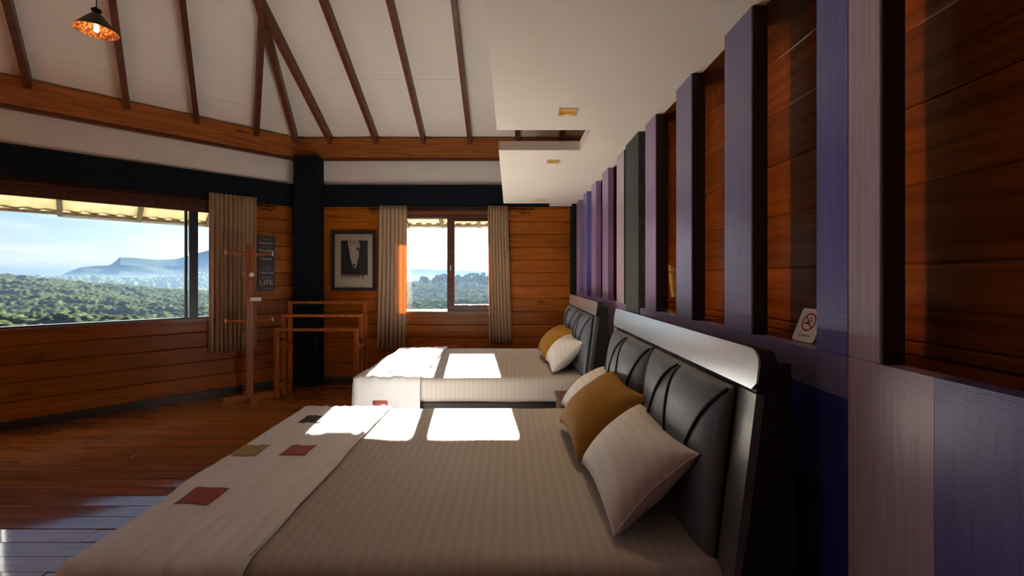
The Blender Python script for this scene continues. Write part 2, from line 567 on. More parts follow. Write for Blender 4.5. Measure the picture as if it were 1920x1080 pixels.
# back wall
m = slab([CX - 0.25, WX0, WX1, XR + 0.1], [-0.12, WZ0, WZ1, 3.6], lambda u, v: not (WX0 < u < WX1 and WZ0 < v < WZ1), D + 0.02, D + 0.14, lambda u, v, t: (u, t, v))
wall_back = tag(m.build('wall_back', M['outer']), kind='structure')
wall_back['label'] = 'orange pine plank wall with the small window'
fnb = lambda u, t, z: (u, D + 0.02 - t, z)
for (z0, z1) in rows:
    if z1 <= WZ0 + 0.001:
        segs = [(-2.5, 0.80)]
    elif z0 >= WZ1 - 0.001:
        segs = [(-2.5, 0.80)]
    else:
        segs = [(-2.5, WX0), (WX1, 0.80)]
    for a, b_ in segs:
        plank('plank', M['plank_x'], wall_back, a, b_, z0, z1, fnb, 0.0, 0.02)
MB().box(-2.5, 0.80, D - 0.022, D, 0, 0.085).build('skirting_board', M['base'], wall_back)
MB().box(CX + 0.02, XR, D - 0.004, D + 0.02, ZB1, ZE0).build('plaster_frieze', M['frieze'], wall_back)
MB().box(CX + 0.02, XR, D - 0.05, D + 0.02, ZB0, ZB1).build('lintel_beam', M['black'], wall_back)
MB().box(CX + 0.03, XR, D - 0.07, D + 0.02, ZE0, ZE1).build('eave_beam', M['beam_x'], wall_back)
MB().box(CX + 0.03, XR, D - 0.066, D + 0.02, ZE0 - 0.03, ZE0 - 0.0005).build('underside_shade', M['rafter'], wall_back)  # dark strip standing in for the shade under the eave beam

# angled left wall with the long window
ang = lambda u, v, t: LW(u, -t, v)
m = slab([-0.15, LS0, LS1, SL + 0.1], [-0.12, WZ0, WZ1, 3.6], lambda u, v: not (LS0 < u < LS1 and WZ0 < v < WZ1), 0.02, 0.14, ang)
wall_left = tag(m.build('wall_left', M['outer']), kind='structure')
wall_left['label'] = 'angled pine plank wall under the long window'
fnl = lambda u, t, z: LW(u, -0.02 + t, z)
for (z0, z1) in rows:
    if z1 <= WZ0 + 0.001 or z0 >= WZ1 - 0.001:
        segs = [(0.05, SL)]
    else:
        segs = [(0.05, LS0), (LS1, SL)]
    for a, b_ in segs:
        plank('plank', M['plank_l'], wall_left, a, b_, z0, z1, fnl, 0.0, 0.02)
def lbox(s0, s1, d0, d1, z0, z1):
    return MB().add([LW(s, d, z) for z in (z0, z1) for d in (d0, d1) for s in (s0, s1)], [[0, 2, 3, 1], [4, 5, 7, 6], [0, 1, 5, 4], [2, 6, 7, 3], [0, 4, 6, 2], [1, 3, 7, 5]])
lbox(0.03, SL, 0, 0.022, 0, 0.085).build('skirting_board', M['base'], wall_left)
lbox(0.03, SL, -0.02, 0.004, ZB1, ZE0).build('plaster_frieze', M['frieze'], wall_left)
lbox(0.02, SL, -0.02, 0.05, ZB0, ZB1).build('lintel_beam', M['black'], wall_left)
lbox(0.0, SL, -0.02, 0.07, ZE0, ZE1).build('eave_beam', M['beam_l'], wall_left)
lbox(0.0, SL, -0.02, 0.066, ZE0 - 0.035, ZE0 - 0.0005).build('underside_shade', M['rafter'], wall_left)  # same dark strip for the shaded beam underside on the angled wall

# corner column
cc = tag(MB().cbox(-2.785, -2.475, 5.50, 5.735, 0.0, ZE0, 0.006).build('column', M['black']), 'square black column in the corner between the two plank walls', 'column')
cc['kind'] = 'structure'
del cc['category']

# side and rear walls behind the photograph, side window
SY0, SY1 = -0.7, 2.7
m = slab([REAR - 0.1, SY0, SY1, EY + 0.05], [-0.12, WZ0, WZ1, 3.6], lambda u, v: not (SY0 < u < SY1 and WZ0 < v < WZ1), EX, EX - 0.12, lambda u, v, t: (t, u, v))
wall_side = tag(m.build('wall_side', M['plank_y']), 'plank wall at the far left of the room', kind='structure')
m = MB().box(EX - 0.1, XR + 0.1, REAR - 0.12, REAR, -0.12, 5.6)
tag(m.build('wall_rear', M['plank_x']), 'rear plank wall', kind='structure')

# ceiling: four roof planes meeting in hips -----------------------------
planes = [lambda x, y: ZE1 + SB * (D - y),
          lambda x, y: ZE1 + SLf * (R2 * (x - y + (D - CX))),
          lambda x, y: ZE1 + SS * (x - EX),
          lambda x, y: ZE1 + SB * (y - REAR)]
dist = [lambda x, y: D - y, lambda x, y: R2 * (x - y + (D - CX)), lambda x, y: x - EX, lambda x, y: y - REAR]
def clip(poly, g):
    out = []
    for i, p in enumerate(poly):
        q = poly[(i + 1) % len(poly)]
        a, b_ = g(*p), g(*q)
        if a <= 0: out.append(p)
        if (a < 0 < b_) or (b_ < 0 < a):
            t = a / (a - b_)
            out.append((p[0] + (q[0] - p[0]) * t, p[1] + (q[1] - p[1]) * t))
    return out
room = [(XR, REAR), (XR, D), (CX, CY), (EX, EY), (EX, REAR)]
big = [(XR + 0.1, REAR - 0.12), (XR + 0.1, D + 0.14), (CX - 0.06, D + 0.14), (EX - 0.12, EY + 0.06), (EX - 0.12, REAR - 0.12)]
skin = MB()
panels = []
seams = {0: [0.82, 2.05], 1: [0.31, 1.54], 2: [1.2], 3: [1.2]}
for i, zf in enumerate(planes):
    g = [(lambda x, y, j=j: zf(x, y) - planes[j](x, y)) for j in range(4) if j != i]
    P = big
    for q in g: P = clip(P, q)
    if len(P) >= 3:
        skin.prism([(x, y, zf(x, y) + 0.012) for x, y in P], (0, 0, 0.08))
    P = room
    for q in g: P = clip(P, q)
    cutsd = [-1.0] + seams[i] + [99]
    for a, b_ in zip(cutsd[:-1], cutsd[1:]):
        Q = clip(P, lambda x, y: (a + 0.002) - dist[i](x, y))
        Q = clip(Q, lambda x, y: dist[i](x, y) - (b_ - 0.002))
        if len(Q) >= 3: panels.append([(x, y, zf(x, y)) for x, y in Q])
ceiling = tag(skin.build('ceiling', M['rafter']), 'white panelled pitched ceiling with dark rafters', kind='structure')
for P in panels:
    MB().prism(P, (0, 0, 0.010)).build('ceiling_panel', M['white'], ceiling)

def rafter(name, p0, p1, n, w=0.05, dep=0.12, mat=None):
    """beam below the roof plane from p0 to p1 (on the plane); n = plane normal pointing down into the room"""
    p0, p1, n = Vector(p0), Vector(p1), Vector(n).normalized()
    t = (p1 - p0).normalized()
    s = t.cross(n).normalized() * (w / 2)
    v = [p0 - s, p0 + s, p0 + s + n * dep, p0 - s + n * dep, p1 - s, p1 + s, p1 + s + n * dep, p1 - s + n * dep]
    return put(name, v, [[0, 1, 2, 3], [7, 6, 5, 4], [0, 4, 5, 1], [1, 5, 6, 2], [2, 6, 7, 3], [3, 7, 4, 0]], mat or M['rafter'], ceiling)
def onp(i, x, y): return Vector((x, y, planes[i](x, y) - 0.001))
nB = Vector((0, -SB, -1)); nL = Vector((SLf * R2, -SLf * R2, -1))
# the hip between the back and the angled plane
hx, hy = 0.0, 0.0
def hip_x(y):            # plane 0 = plane 1
    # SB*(D-y) = SLf*R2*(x-y+D-CX)
    return SB * (D - y) / (SLf * R2) + y - (D - CX)
h0 = onp(0, hip_x(5.60), 5.60); h1 = onp(0, hip_x(1.75), 1.75)
rafter('hip_rafter', h0, h1, (nB + nL) / 2, 0.055, 0.15)
for fx in (-2.356, -1.754, -1.132, -0.531, 0.085, 0.66):
    yend = 1.75
    if fx < hip_x(1.75):
        ys = np.linspace(5.6, 1.75, 200)
        yend = next(yy for yy in ys if hip_x(yy) > fx - 0.02)
    rafter('rafter', onp(0, fx, 5.655), onp(0, fx, yend), nB)
for uf, ut, dt in ((-0.3465, -0.427, 0.84), (0.332, 0.167, 1.13), (0.925, 0.609, 1.32), (1.527, 1.189, 1.58), (-0.95, -1.0, 0.9)):
    def ud(u, d):
        # u = R2*(x+y), d = R2*(x-y+D-CX)
        a = u / R2; b_ = d / R2 - (D - CX)
        return ((a + b_) / 2, (a - b_) / 2)
    d1 = 2.6
    for _ in range(200):
        u1 = uf + (ut - uf) * d1 / dt
        x, y = ud(u1, d1)
        if planes[0](x, y) >= planes[1](x, y) and planes[2](x, y) >= planes[1](x, y): break
        d1 -= 0.02
    x0, y0 = ud(uf, 0.03)
    rafter('rafter', onp(1, x0, y0), onp(1, x, y), nL)

# dropped soffit over the beds, with two notches and holes for the downlights
ZS = H + 0.934
SX0, SX1 = -0.086, 0.876
lights = [(0.325, 2.42), (0.344, 3.46), (0.36, 5.18)]
hs_ = 0.047
xs = sorted({SX0, 0.51, SX1, *[l[0] - hs_ for l in lights], *[l[0] + hs_ for l in lights]})
ys = sorted({REAR, 2.72, 3.15, 5.42, D - 0.05, *[l[1] - hs_ for l in lights], *[l[1] + hs_ for l in lights]})
def keep(u, v):
    if u < 0.51 and (2.72 < v < 3.15 or v > 5.42): return False
    for lx, ly in lights:
        if abs(u - lx) < hs_ and abs(v - ly) < hs_: return False
    return True
tag(slab(xs, ys, keep, ZS, ZS + 0.067, lambda u, v, t: (u, v, t)).build('ceiling_soffit', M['soffit']), 'flat cream dropped soffit with square notches above the beds', kind='structure')

# ------------------------------------------------------------------ right wall: painted lattice in front of a lit plank recess
W = 0.83
LEDGE = 1.204
def paint(name, col, var=0.16):
    m, t, b, out = new_mat(name)
    N, K = t.nodes.new, t.links.new
    tc = N('ShaderNodeTexCoord'); mp = N('ShaderNodeMapping'); mp.inputs['Scale'].default_value = (1, 60, 2.2)
    n = N('ShaderNodeTexNoise'); n.inputs['Scale'].default_value = 2.0; n.inputs['Detail'].default_value = 6
    K(tc.outputs['Object'], mp.inputs['Vector']); K(mp.outputs['Vector'], n.inputs['Vector'])
    r = N('ShaderNodeValToRGB')
    r.color_ramp.elements[0].position = 0.3; r.color_ramp.elements[0].color = c4([x * (1 - var) for x in col])
    r.color_ramp.elements[1].position = 0.7; r.color_ramp.elements[1].color = c4([x * (1 + var) for x in col])
    K(n.outputs['Fac'], r.inputs['Fac']); K(r.outputs['Color'], b.inputs['Base Color'])
    b.inputs['Roughness'].default_value = 0.28
    b.inputs['Specular IOR Level'].default_value = 0.65
    mp2 = N('ShaderNodeMapping'); mp2.inputs['Scale'].default_value = (1, 2.5, 40)
    n2 = N('ShaderNodeTexNoise'); n2.inputs['Scale'].default_value = 5; n2.inputs['Detail'].default_value = 5
    K(tc.outputs['Object'], mp2.inputs['Vector']); K(mp2.outputs['Vector'], n2.inputs['Vector'])
    bp = N('ShaderNodeBump'); bp.inputs['Strength'].default_value = 0.10; bp.inputs['Distance'].default_value = 0.004
    K(n2.outputs['Fac'], bp.inputs['Height']); K(bp.outputs['Normal'], b.inputs['Normal'])
    return m
P_MAUVE = paint('mauve_paint', (0.26, 0.18, 0.36))
P_PINK = paint('dusty_pink_paint', (0.44, 0.34, 0.43))
P_VIOLET = paint('violet_blue_paint', (0.125, 0.13, 0.38))
P_GREYV = paint('grey_violet_paint', (0.185, 0.16, 0.32))
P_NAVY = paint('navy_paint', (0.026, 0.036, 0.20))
M['edge_dark'] = plain('dark_post_edge', (0.022, 0.018, 0.022), 0.5, 0.2, 10)
M['stucco'] = plain('dark_grey_stucco', (0.055, 0.062, 0.060), 0.8, 0.35, 45, bump=0.35, bscale=120)
m = MB().box(1.05, XR + 0.1, REAR - 0.1, D + 0.14, -0.12, 5.9)
wall_right = tag(m.build('wall_right', M['outer']), 'purple slatted partition wall with lit plank recess behind the beds', kind='structure')
fnr = lambda u, t, z: (1.05 - t, u, z)
zz = [1.20, 1.235, 1.435, 1.638, 1.84, 2.036, 2.236, ZS + 0.02]
for a, b_ in zip(zz[:-1], zz[1:]):
    ycuts = [-1.4]
    yy = random.uniform(1.72, 2.4)
    while yy < 5.2:
        ycuts.append(yy); yy += random.uniform(1.2, 2.2)
    ycuts.append(5.68)
    for p, q in zip(ycuts[:-1], ycuts[1:]):
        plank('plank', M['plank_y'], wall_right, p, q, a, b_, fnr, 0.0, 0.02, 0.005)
# lower panelling, painted in wide bands
for a, b_, pm in ((1.054, 1.80, P_GREYV), (1.80, 2.745, P_GREYV)):
    MB().box(W - 0.0005, W + 0.05, a + 0.0004, b_ - 0.0004, 1.10, LEDGE).build('sheen_rail', pm, wall_right)  # window sheen below the ledge, put in as a lighter colour strip
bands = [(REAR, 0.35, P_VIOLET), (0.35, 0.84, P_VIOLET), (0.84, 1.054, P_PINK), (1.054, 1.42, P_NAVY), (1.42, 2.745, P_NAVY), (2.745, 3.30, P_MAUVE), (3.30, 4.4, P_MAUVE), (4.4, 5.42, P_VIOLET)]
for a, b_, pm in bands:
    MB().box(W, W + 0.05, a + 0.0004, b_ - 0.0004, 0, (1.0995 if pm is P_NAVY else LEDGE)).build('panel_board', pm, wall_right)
MB().box(W + 0.05, 1.03, REAR, 5.42, LEDGE - 0.03, LEDGE - 0.004).build('sill_board', M['plank_y'], wall_right)
posts = [(0.463, 0.664, P_GREYV, P_GREYV), (0.963, 1.164, P_PINK, P_VIOLET), (1.476, 1.664, P_GREYV, None), (1.965, 2.148, P_GREYV, None), (2.452, 2.640, P_MAUVE, None),
         (3.139, 3.352, P_PINK, None), (3.650, 3.870, P_MAUVE, None), (4.156, 4.40, P_MAUVE, None), (4.65, 4.87, P_VIOLET, None), (5.16, 5.38, P_MAUVE, None), (-0.04, 0.16, P_MAUVE, None), (-0.54, -0.34, P_VIOLET, None)]
for a, b_, pm, pm2 in posts:
    dark = pm in (P_GREYV, P_PINK) and a < 2.0
    mid = a + 0.091 if pm2 is not None and pm2 is not pm else b_
    o = MB().cbox(W, W + 0.05, a, mid, LEDGE, ZS + 0.002, 0.002).build('post', pm, wall_right)
    if mid < b_:
        MB().cbox(W, W + 0.05, mid, b_, LEDGE, ZS + 0.002, 0.002).build('post', pm2, wall_right)
    # thin dark strip over the camera-side face of the post
    if a > 0 and a < 3.2:
        MB().box(W + 0.003, W + 0.053, a - 0.004, a, LEDGE, ZS).build('edge_strip', M['edge_dark'], wall_right)
    # unseen strip added behind the post to block part of the led wash
    MB().box(W + 0.05, W + 0.115, a + 0.115, a + 0.137, LEDGE, ZS).build('blocking_batten', M['rafter'], wall_right)
MB().cbox(W - 0.012, W + 0.07, 2.745, 3.05, 0, ZS + 0.002, 0.003).build('stucco_pier', M['stucco'], wall_right)
MB().box(0.877, 1.05, REAR, 5.44, ZS + 0.004, ZS + 0.03).build('recess_top_board', M['plank_y'], wall_right)
MB().box(0.79, 0.90, 5.44, D - 0.001, 0, ZS).build('corner_post', M['black'], wall_right)

# hidden led strips behind the posts (real lamps washing the planks)
M['led'] = emissive('led_diode', (1.0, 0.62, 0.12), 16.0)
M['led_tape'] = plain('led_tape', (0.35, 0.25, 0.08), 0.5, 0.1, 20)
LED_W = 0.34
for a, b_, _, _ in posts:
    if a < 0.4: continue
    al = bpy.data.lights.new('led_wash', 'AREA')
    al.shape = 'RECTANGLE'; al.size = 0.008; al.size_y = 1.05
    al.energy = LED_W
    al.color = (1.0, 0.42, 0.04)
    ao = bpy.data.objects.new('led_wash', al)
    ao.location = (W + 0.062, a + 0.158, 1.76)
    ao.rotation_euler = (math.pi / 2, 0, -math.pi / 2)
    COL.objects.link(ao)


# ------------------------------------------------------------------ windows
def wbox(fn, u0, u1, t0, t1, z0, z1):
    return MB().add([fn(u, t, z) for z in (z0, z1) for t in (t0, t1) for u in (u0, u1)], [[0, 2, 3, 1], [4, 5, 7, 6], [0, 1, 5, 4], [2, 6, 7, 3], [0, 4, 6, 2], [1, 3, 7, 5]])
# small sliding window in the back wall. t grows outwards
fw = lambda u, t, z: Vector((u, D + t, z))
win1 = tag(empty('window_1', (-0.84, D, WZ0)), 'two-pane sliding window with dark wooden frame between beige curtains', kind='structure')
wbox(fw, WX0, WX0 + 0.045, -0.01, 0.13, WZ0, WZ1).build('frame_jamb', M['frame'], win1)
wbox(fw, WX1 - 0.045, WX1, -0.01, 0.13, WZ0, WZ1).build('frame_jamb', M['frame'], win1)
wbox(fw, WX0, WX1, -0.012, 0.13, WZ1 - 0.045, WZ1).build('frame_head', M['frame'], win1)
wbox(fw, WX0, WX1, -0.015, 0.15, WZ0 - 0.03, WZ0 + 0.012).build('window_sill', M['framel'], win1)
wbox(fw, WX0 - 0.06, WX1 + 0.06, -0.022, -0.001, WZ1, ZB0).build('head_board', M['framel'], win1)
wbox(fw, WX0 - 0.06, WX1 + 0.06, -0.034, -0.022, WZ1 + 0.03, WZ1 + 0.05).build('head_moulding', M['frame'], win1)
wbox(fw, WX0 + 0.045, -0.77, 0.085, 0.093, WZ0 + 0.012, WZ1 - 0.045).build('glass_pane', M['glass'], win1)
wbox(fw, WX0 + 0.03, -0.80, 0.07, 0.11, WZ0 + 0.012, WZ0 + 0.024).build('sill_track', M['alu'], win1)
# sliding sash on the room side
sash = slab([-0.842, -0.745, WX1 - 0.05, WX1 - 0.005], [WZ0 + 0.012, WZ0 + 0.095, WZ1 - 0.085, WZ1 - 0.042],
            lambda u, v: not (-0.745 < u < WX1 - 0.05 and WZ0 + 0.095 < v < WZ1 - 0.085), 0.02, 0.06, lambda u, v, t: fw(u, t, v)).build('sliding_sash', M['frame'], win1)
wbox(fw, -0.745, WX1 - 0.05, 0.037, 0.043, WZ0 + 0.095, WZ1 - 0.085).build('glass_pane', M['glass'], sash)
MB().cbox(-0.802, -0.787, D - 0.005, D + 0.02, 1.49, 1.56, 0.003).build('latch', M['alu'], sash)

# long window in the angled wall
fl = lambda u, t, z: LW(u, -t, z)
win2 = tag(empty('window_2', LW(1.8, 0, WZ0)), 'long window with thin black mullions overlooking green hills', kind='structure')
wbox(fl, LS0, LS0 + 0.04, -0.01, 0.13, WZ0, WZ1).build('frame_jamb', M['frame'], win2)
wbox(fl, LS1 - 0.04, LS1, -0.01, 0.13, WZ0, WZ1).build('frame_jamb', M['frame'], win2)
wbox(fl, LS0, LS1, -0.012, 0.13, WZ1 - 0.065, WZ1).build('frame_head', M['frame'], win2)
wbox(fl, LS0 - 0.05, LS1 + 0.05, -0.03, -0.001, WZ1 - 0.085, WZ1).build('head_board', M['frame'], win2)
wbox(fl, LS0 - 0.05, LS1 + 0.05, -0.022, -0.001, WZ1, ZB0).build('head_board', M['frame'], win2)
wbox(fl, LS0 - 0.05, LS1 + 0.05, -0.036, -0.022, WZ1 + 0.03, WZ1 + 0.05).build('head_moulding', M['frame'], win2)
wbox(fl, LS0 - 0.03, LS1 + 0.03, -0.03, 0.15, WZ0 - 0.045, WZ0 - 0.012).build('window_sill', M['framel'], win2)
wbox(fl, LS0, LS1, 0.0, 0.10, WZ0 - 0.012, WZ0 + 0.006).build('sill_track', M['black_alu'], win2)
wbox(fl, 1.075, 1.155, 0.00, 0.07, WZ0, WZ1 - 0.065).build('mullion', M['black_alu'], win2)
wbox(fl, 1.165, 1.19, 0.05, 0.10, WZ0, WZ1 - 0.065).build('mullion', M['black_alu'], win2)
wbox(fl, 2.565, 2.64, 0.00, 0.07, WZ0, WZ1 - 0.065).build('mullion', M['black_alu'], win2)
for a, b_, t in ((LS0 + 0.04, 1.10, 0.03), (1.17, 2.60, 0.07), (2.60, LS1 - 0.04, 0.03)):
    wbox(fl, a, b_, t, t + 0.006, WZ0, WZ1 - 0.065).build('glass_pane', M['glass'], win2)

# side window, out of the frame
win3 = tag(empty('window_3', (EX, 0.7, WZ0)), 'wide window in the far left wall', kind='structure')
fs = lambda u, t, z: Vector((EX - t, u, z))
for a, b_ in ((SY0, SY0 + 0.05), (0.97, 1.02), (SY1 - 0.05, SY1)):
    wbox(fs, a, b_, 0, 0.1, WZ0, WZ1).build('mullion', M['black_alu'], win3)
wbox(fs, SY0, SY1, 0.05, 0.056, WZ0, WZ1).build('glass_pane', M['glass'], win3)

# ------------------------------------------------------------------ curtains
M['curtain'] = translucent('beige_curtain_weave', (0.50, 0.365, 0.24), (0.60, 0.445, 0.30), (0.70, 0.34, 0.09), 0.26, axis='Z', nscale=40)
M['iron'] = plain('dark_iron', (0.018, 0.013, 0.010), 0.4, 0.2, 20, metallic=0.7)
def curtain(label, fn, u0, u1, z0, z1, folds, amp, flare0=0.0, flare1=0.0, seed=1):
    nu, nz2 = folds * 14, 22
    rnd = random.Random(seed)
    ph = [rnd.uniform(-0.5, 0.5) for _ in range(folds + 2)]
    am = [rnd.uniform(0.65, 1.15) for _ in range(folds + 2)]
    v, f = [], []
    for j in range(nz2 + 1):
        zt = j / nz2
        zz_ = z1 + (z0 - z1) * zt
        for i in range(nu + 1):
            t = i / nu
            k = t * folds
            ki = int(min(k, folds - 1))
            a_ = am[ki] * (1 - (k - ki)) + am[ki + 1] * (k - ki)
            p_ = ph[ki] * (1 - (k - ki)) + ph[ki + 1] * (k - ki)
            w_ = math.sin(2 * math.pi * k + p_ * zt * 0.9)
            w_ = math.copysign(abs(w_) ** 0.75, w_)
            u = u0 - flare0 * zt ** 1.5 + (u1 + flare1 * zt ** 1.5 - u0 + flare0 * zt ** 1.5) * t
            u += 0.006 * math.sin(4 * math.pi * k)
            v.append(fn(u, 0.085 + amp * a_ * w_ * (0.85 + 0.25 * zt), zz_ + 0.004 * math.sin(k * 3.1) * zt))
    for j in range(nz2):
        for i in range(nu):
            a = j * (nu + 1) + i
            f.append([a, a + 1, a + nu + 2, a + nu + 1])
    o = put('curtain', v, f, M['curtain'], None, True)
    sd = o.modifiers.new('cloth', 'SOLIDIFY'); sd.thickness = 0.0025
    return tag(o, label, 'curtain', 'beige window curtains')
fcb = lambda u, t, z: Vector((u, D - t, z))
fcl = lambda u, t, z: LW(u, t, z)
curtain('pleated beige curtain at the left side of the small window, beside the framed picture', fcb, -1.715, -1.355, 0.47, ZB0 + 0.008, 7, 0.030, 0.03, 0.0, 3)
curtain('pleated beige curtain at the right side of the small window', fcb, -0.295, -0.035, 0.53, ZB0 + 0.008, 7, 0.028, -0.02, 0.06, 5)
curtain('wide pleated beige curtain at the end of the long hillside window, behind the coat stand', fcl, 0.50, 0.985, 0.52, ZB0 + 0.05, 11, 0.030, 0.0, 0.0, 9)
def rod(label, fn, u0, u1, z, brackets, T=0.045):
    r = empty('curtain_rod', fn((u0 + u1) / 2, T, z), 0, label, 'curtain rod')
    MB().tube([fn(u0, T, z), fn((u0 + u1) / 2, T, z), fn(u1, T, z)], 0.008, 8).build('pole', M['iron'], r, True)
    for ub in brackets:
        b_ = MB().tube([fn(ub, 0.0, z - 0.03), fn(ub, T * 0.6, z - 0.028), fn(ub, T, z - 0.008)], 0.006, 6)
        b_.build('bracket', M['iron'], r)
        # scrolled ironwork below the pole
        pts = [fn(ub - 0.09 + 0.18 * k / 16, 0.012, z - 0.03 - 0.018 * math.sin(math.pi * k / 16) + 0.012 * math.sin(4 * math.pi * k / 16)) for k in range(17)]
        MB().tube(pts, 0.004, 6).build('scroll', M['iron'], r)
    return r
rod('thin dark iron curtain rod above the small window', fcb, -1.86, 0.32, ZB0 - 0.032, (-1.80, 0.17))
rod('thin dark iron curtain rod above the long window', fcl, 0.28, 3.3, ZB0 - 0.03, (0.36, 3.2))

# ------------------------------------------------------------------ beds
SH_A, SH_B = (0.46, 0.42, 0.385), (0.428, 0.388, 0.352)
M['sheet'] = striped('striped_satin_sheet', SH_A, SH_B, 'X', 27.0)
M['pillow'] = striped('striped_pillow_cotton', (0.68, 0.65, 0.63), (0.64, 0.61, 0.59), 'X', 27.0)
M['runner'] = plain('cream_cotton_cover', (0.74, 0.735, 0.74), 0.75, 0.03, 30, bump=0.08, bscale=14, spec=0.2)
M['mustard'] = plain('mustard_velvet', (0.30, 0.140, 0.016), 0.75, 0.10, 18, bump=0.05, spec=0.25)
M['p_red'] = plain('brick_red_patch', (0.32, 0.065, 0.05), 0.75, 0.12, 60, bump=0.1)
M['p_tan'] = plain('olive_tan_patch', (0.36, 0.25, 0.09), 0.75, 0.12, 60, bump=0.1)
M['p_dark'] = plain('charcoal_patch', (0.035, 0.035, 0.038), 0.75, 0.15, 60, bump=0.1)
M['leather'] = plain('charcoal_leather', (0.080, 0.094, 0.122), 0.46, 0.08, 30, bump=0.06, bscale=220, spec=0.7)
M['cord'] = plain('black_piping', (0.006, 0.006, 0.007), 0.5, 0.1, 20)
M['lacquer'] = plain('satin_metallic_lacquer', (0.74, 0.75, 0.76), 0.24, 0.06, 5, metallic=0.85, stretch=(3, 0.5, 6))
M['stile'] = plain('brushed_stile_lacquer', (0.24, 0.23, 0.22), 0.38, 0.08, 5, metallic=0.8, stretch=(3, 0.5, 6))
M['ebony'] = plain('black_bed_frame', (0.010, 0.008, 0.008), 0.5, 0.2, 10)
M['stand'] = wood('brown_nightstand_wood', (0.06, 0.028, 0.013), (0.12, 0.06, 0.028), (0.17, 0.09, 0.04), rough=0.4, knots=False)
BT = 0.60                                # top of the mattress

def lean(dx, y, t, off=0.0):
    """point on the leaning headboard: t up along the board (0 at mattress height), off towards the bed"""
    ux, uz = 0.0540 / 0.4436, 0.4400 / 0.4436 * 0.0 + 0.9925
    return Vector((0.606 + dx + ux * t - off * 0.9925, y, 0.656 + uz * t + off * ux))

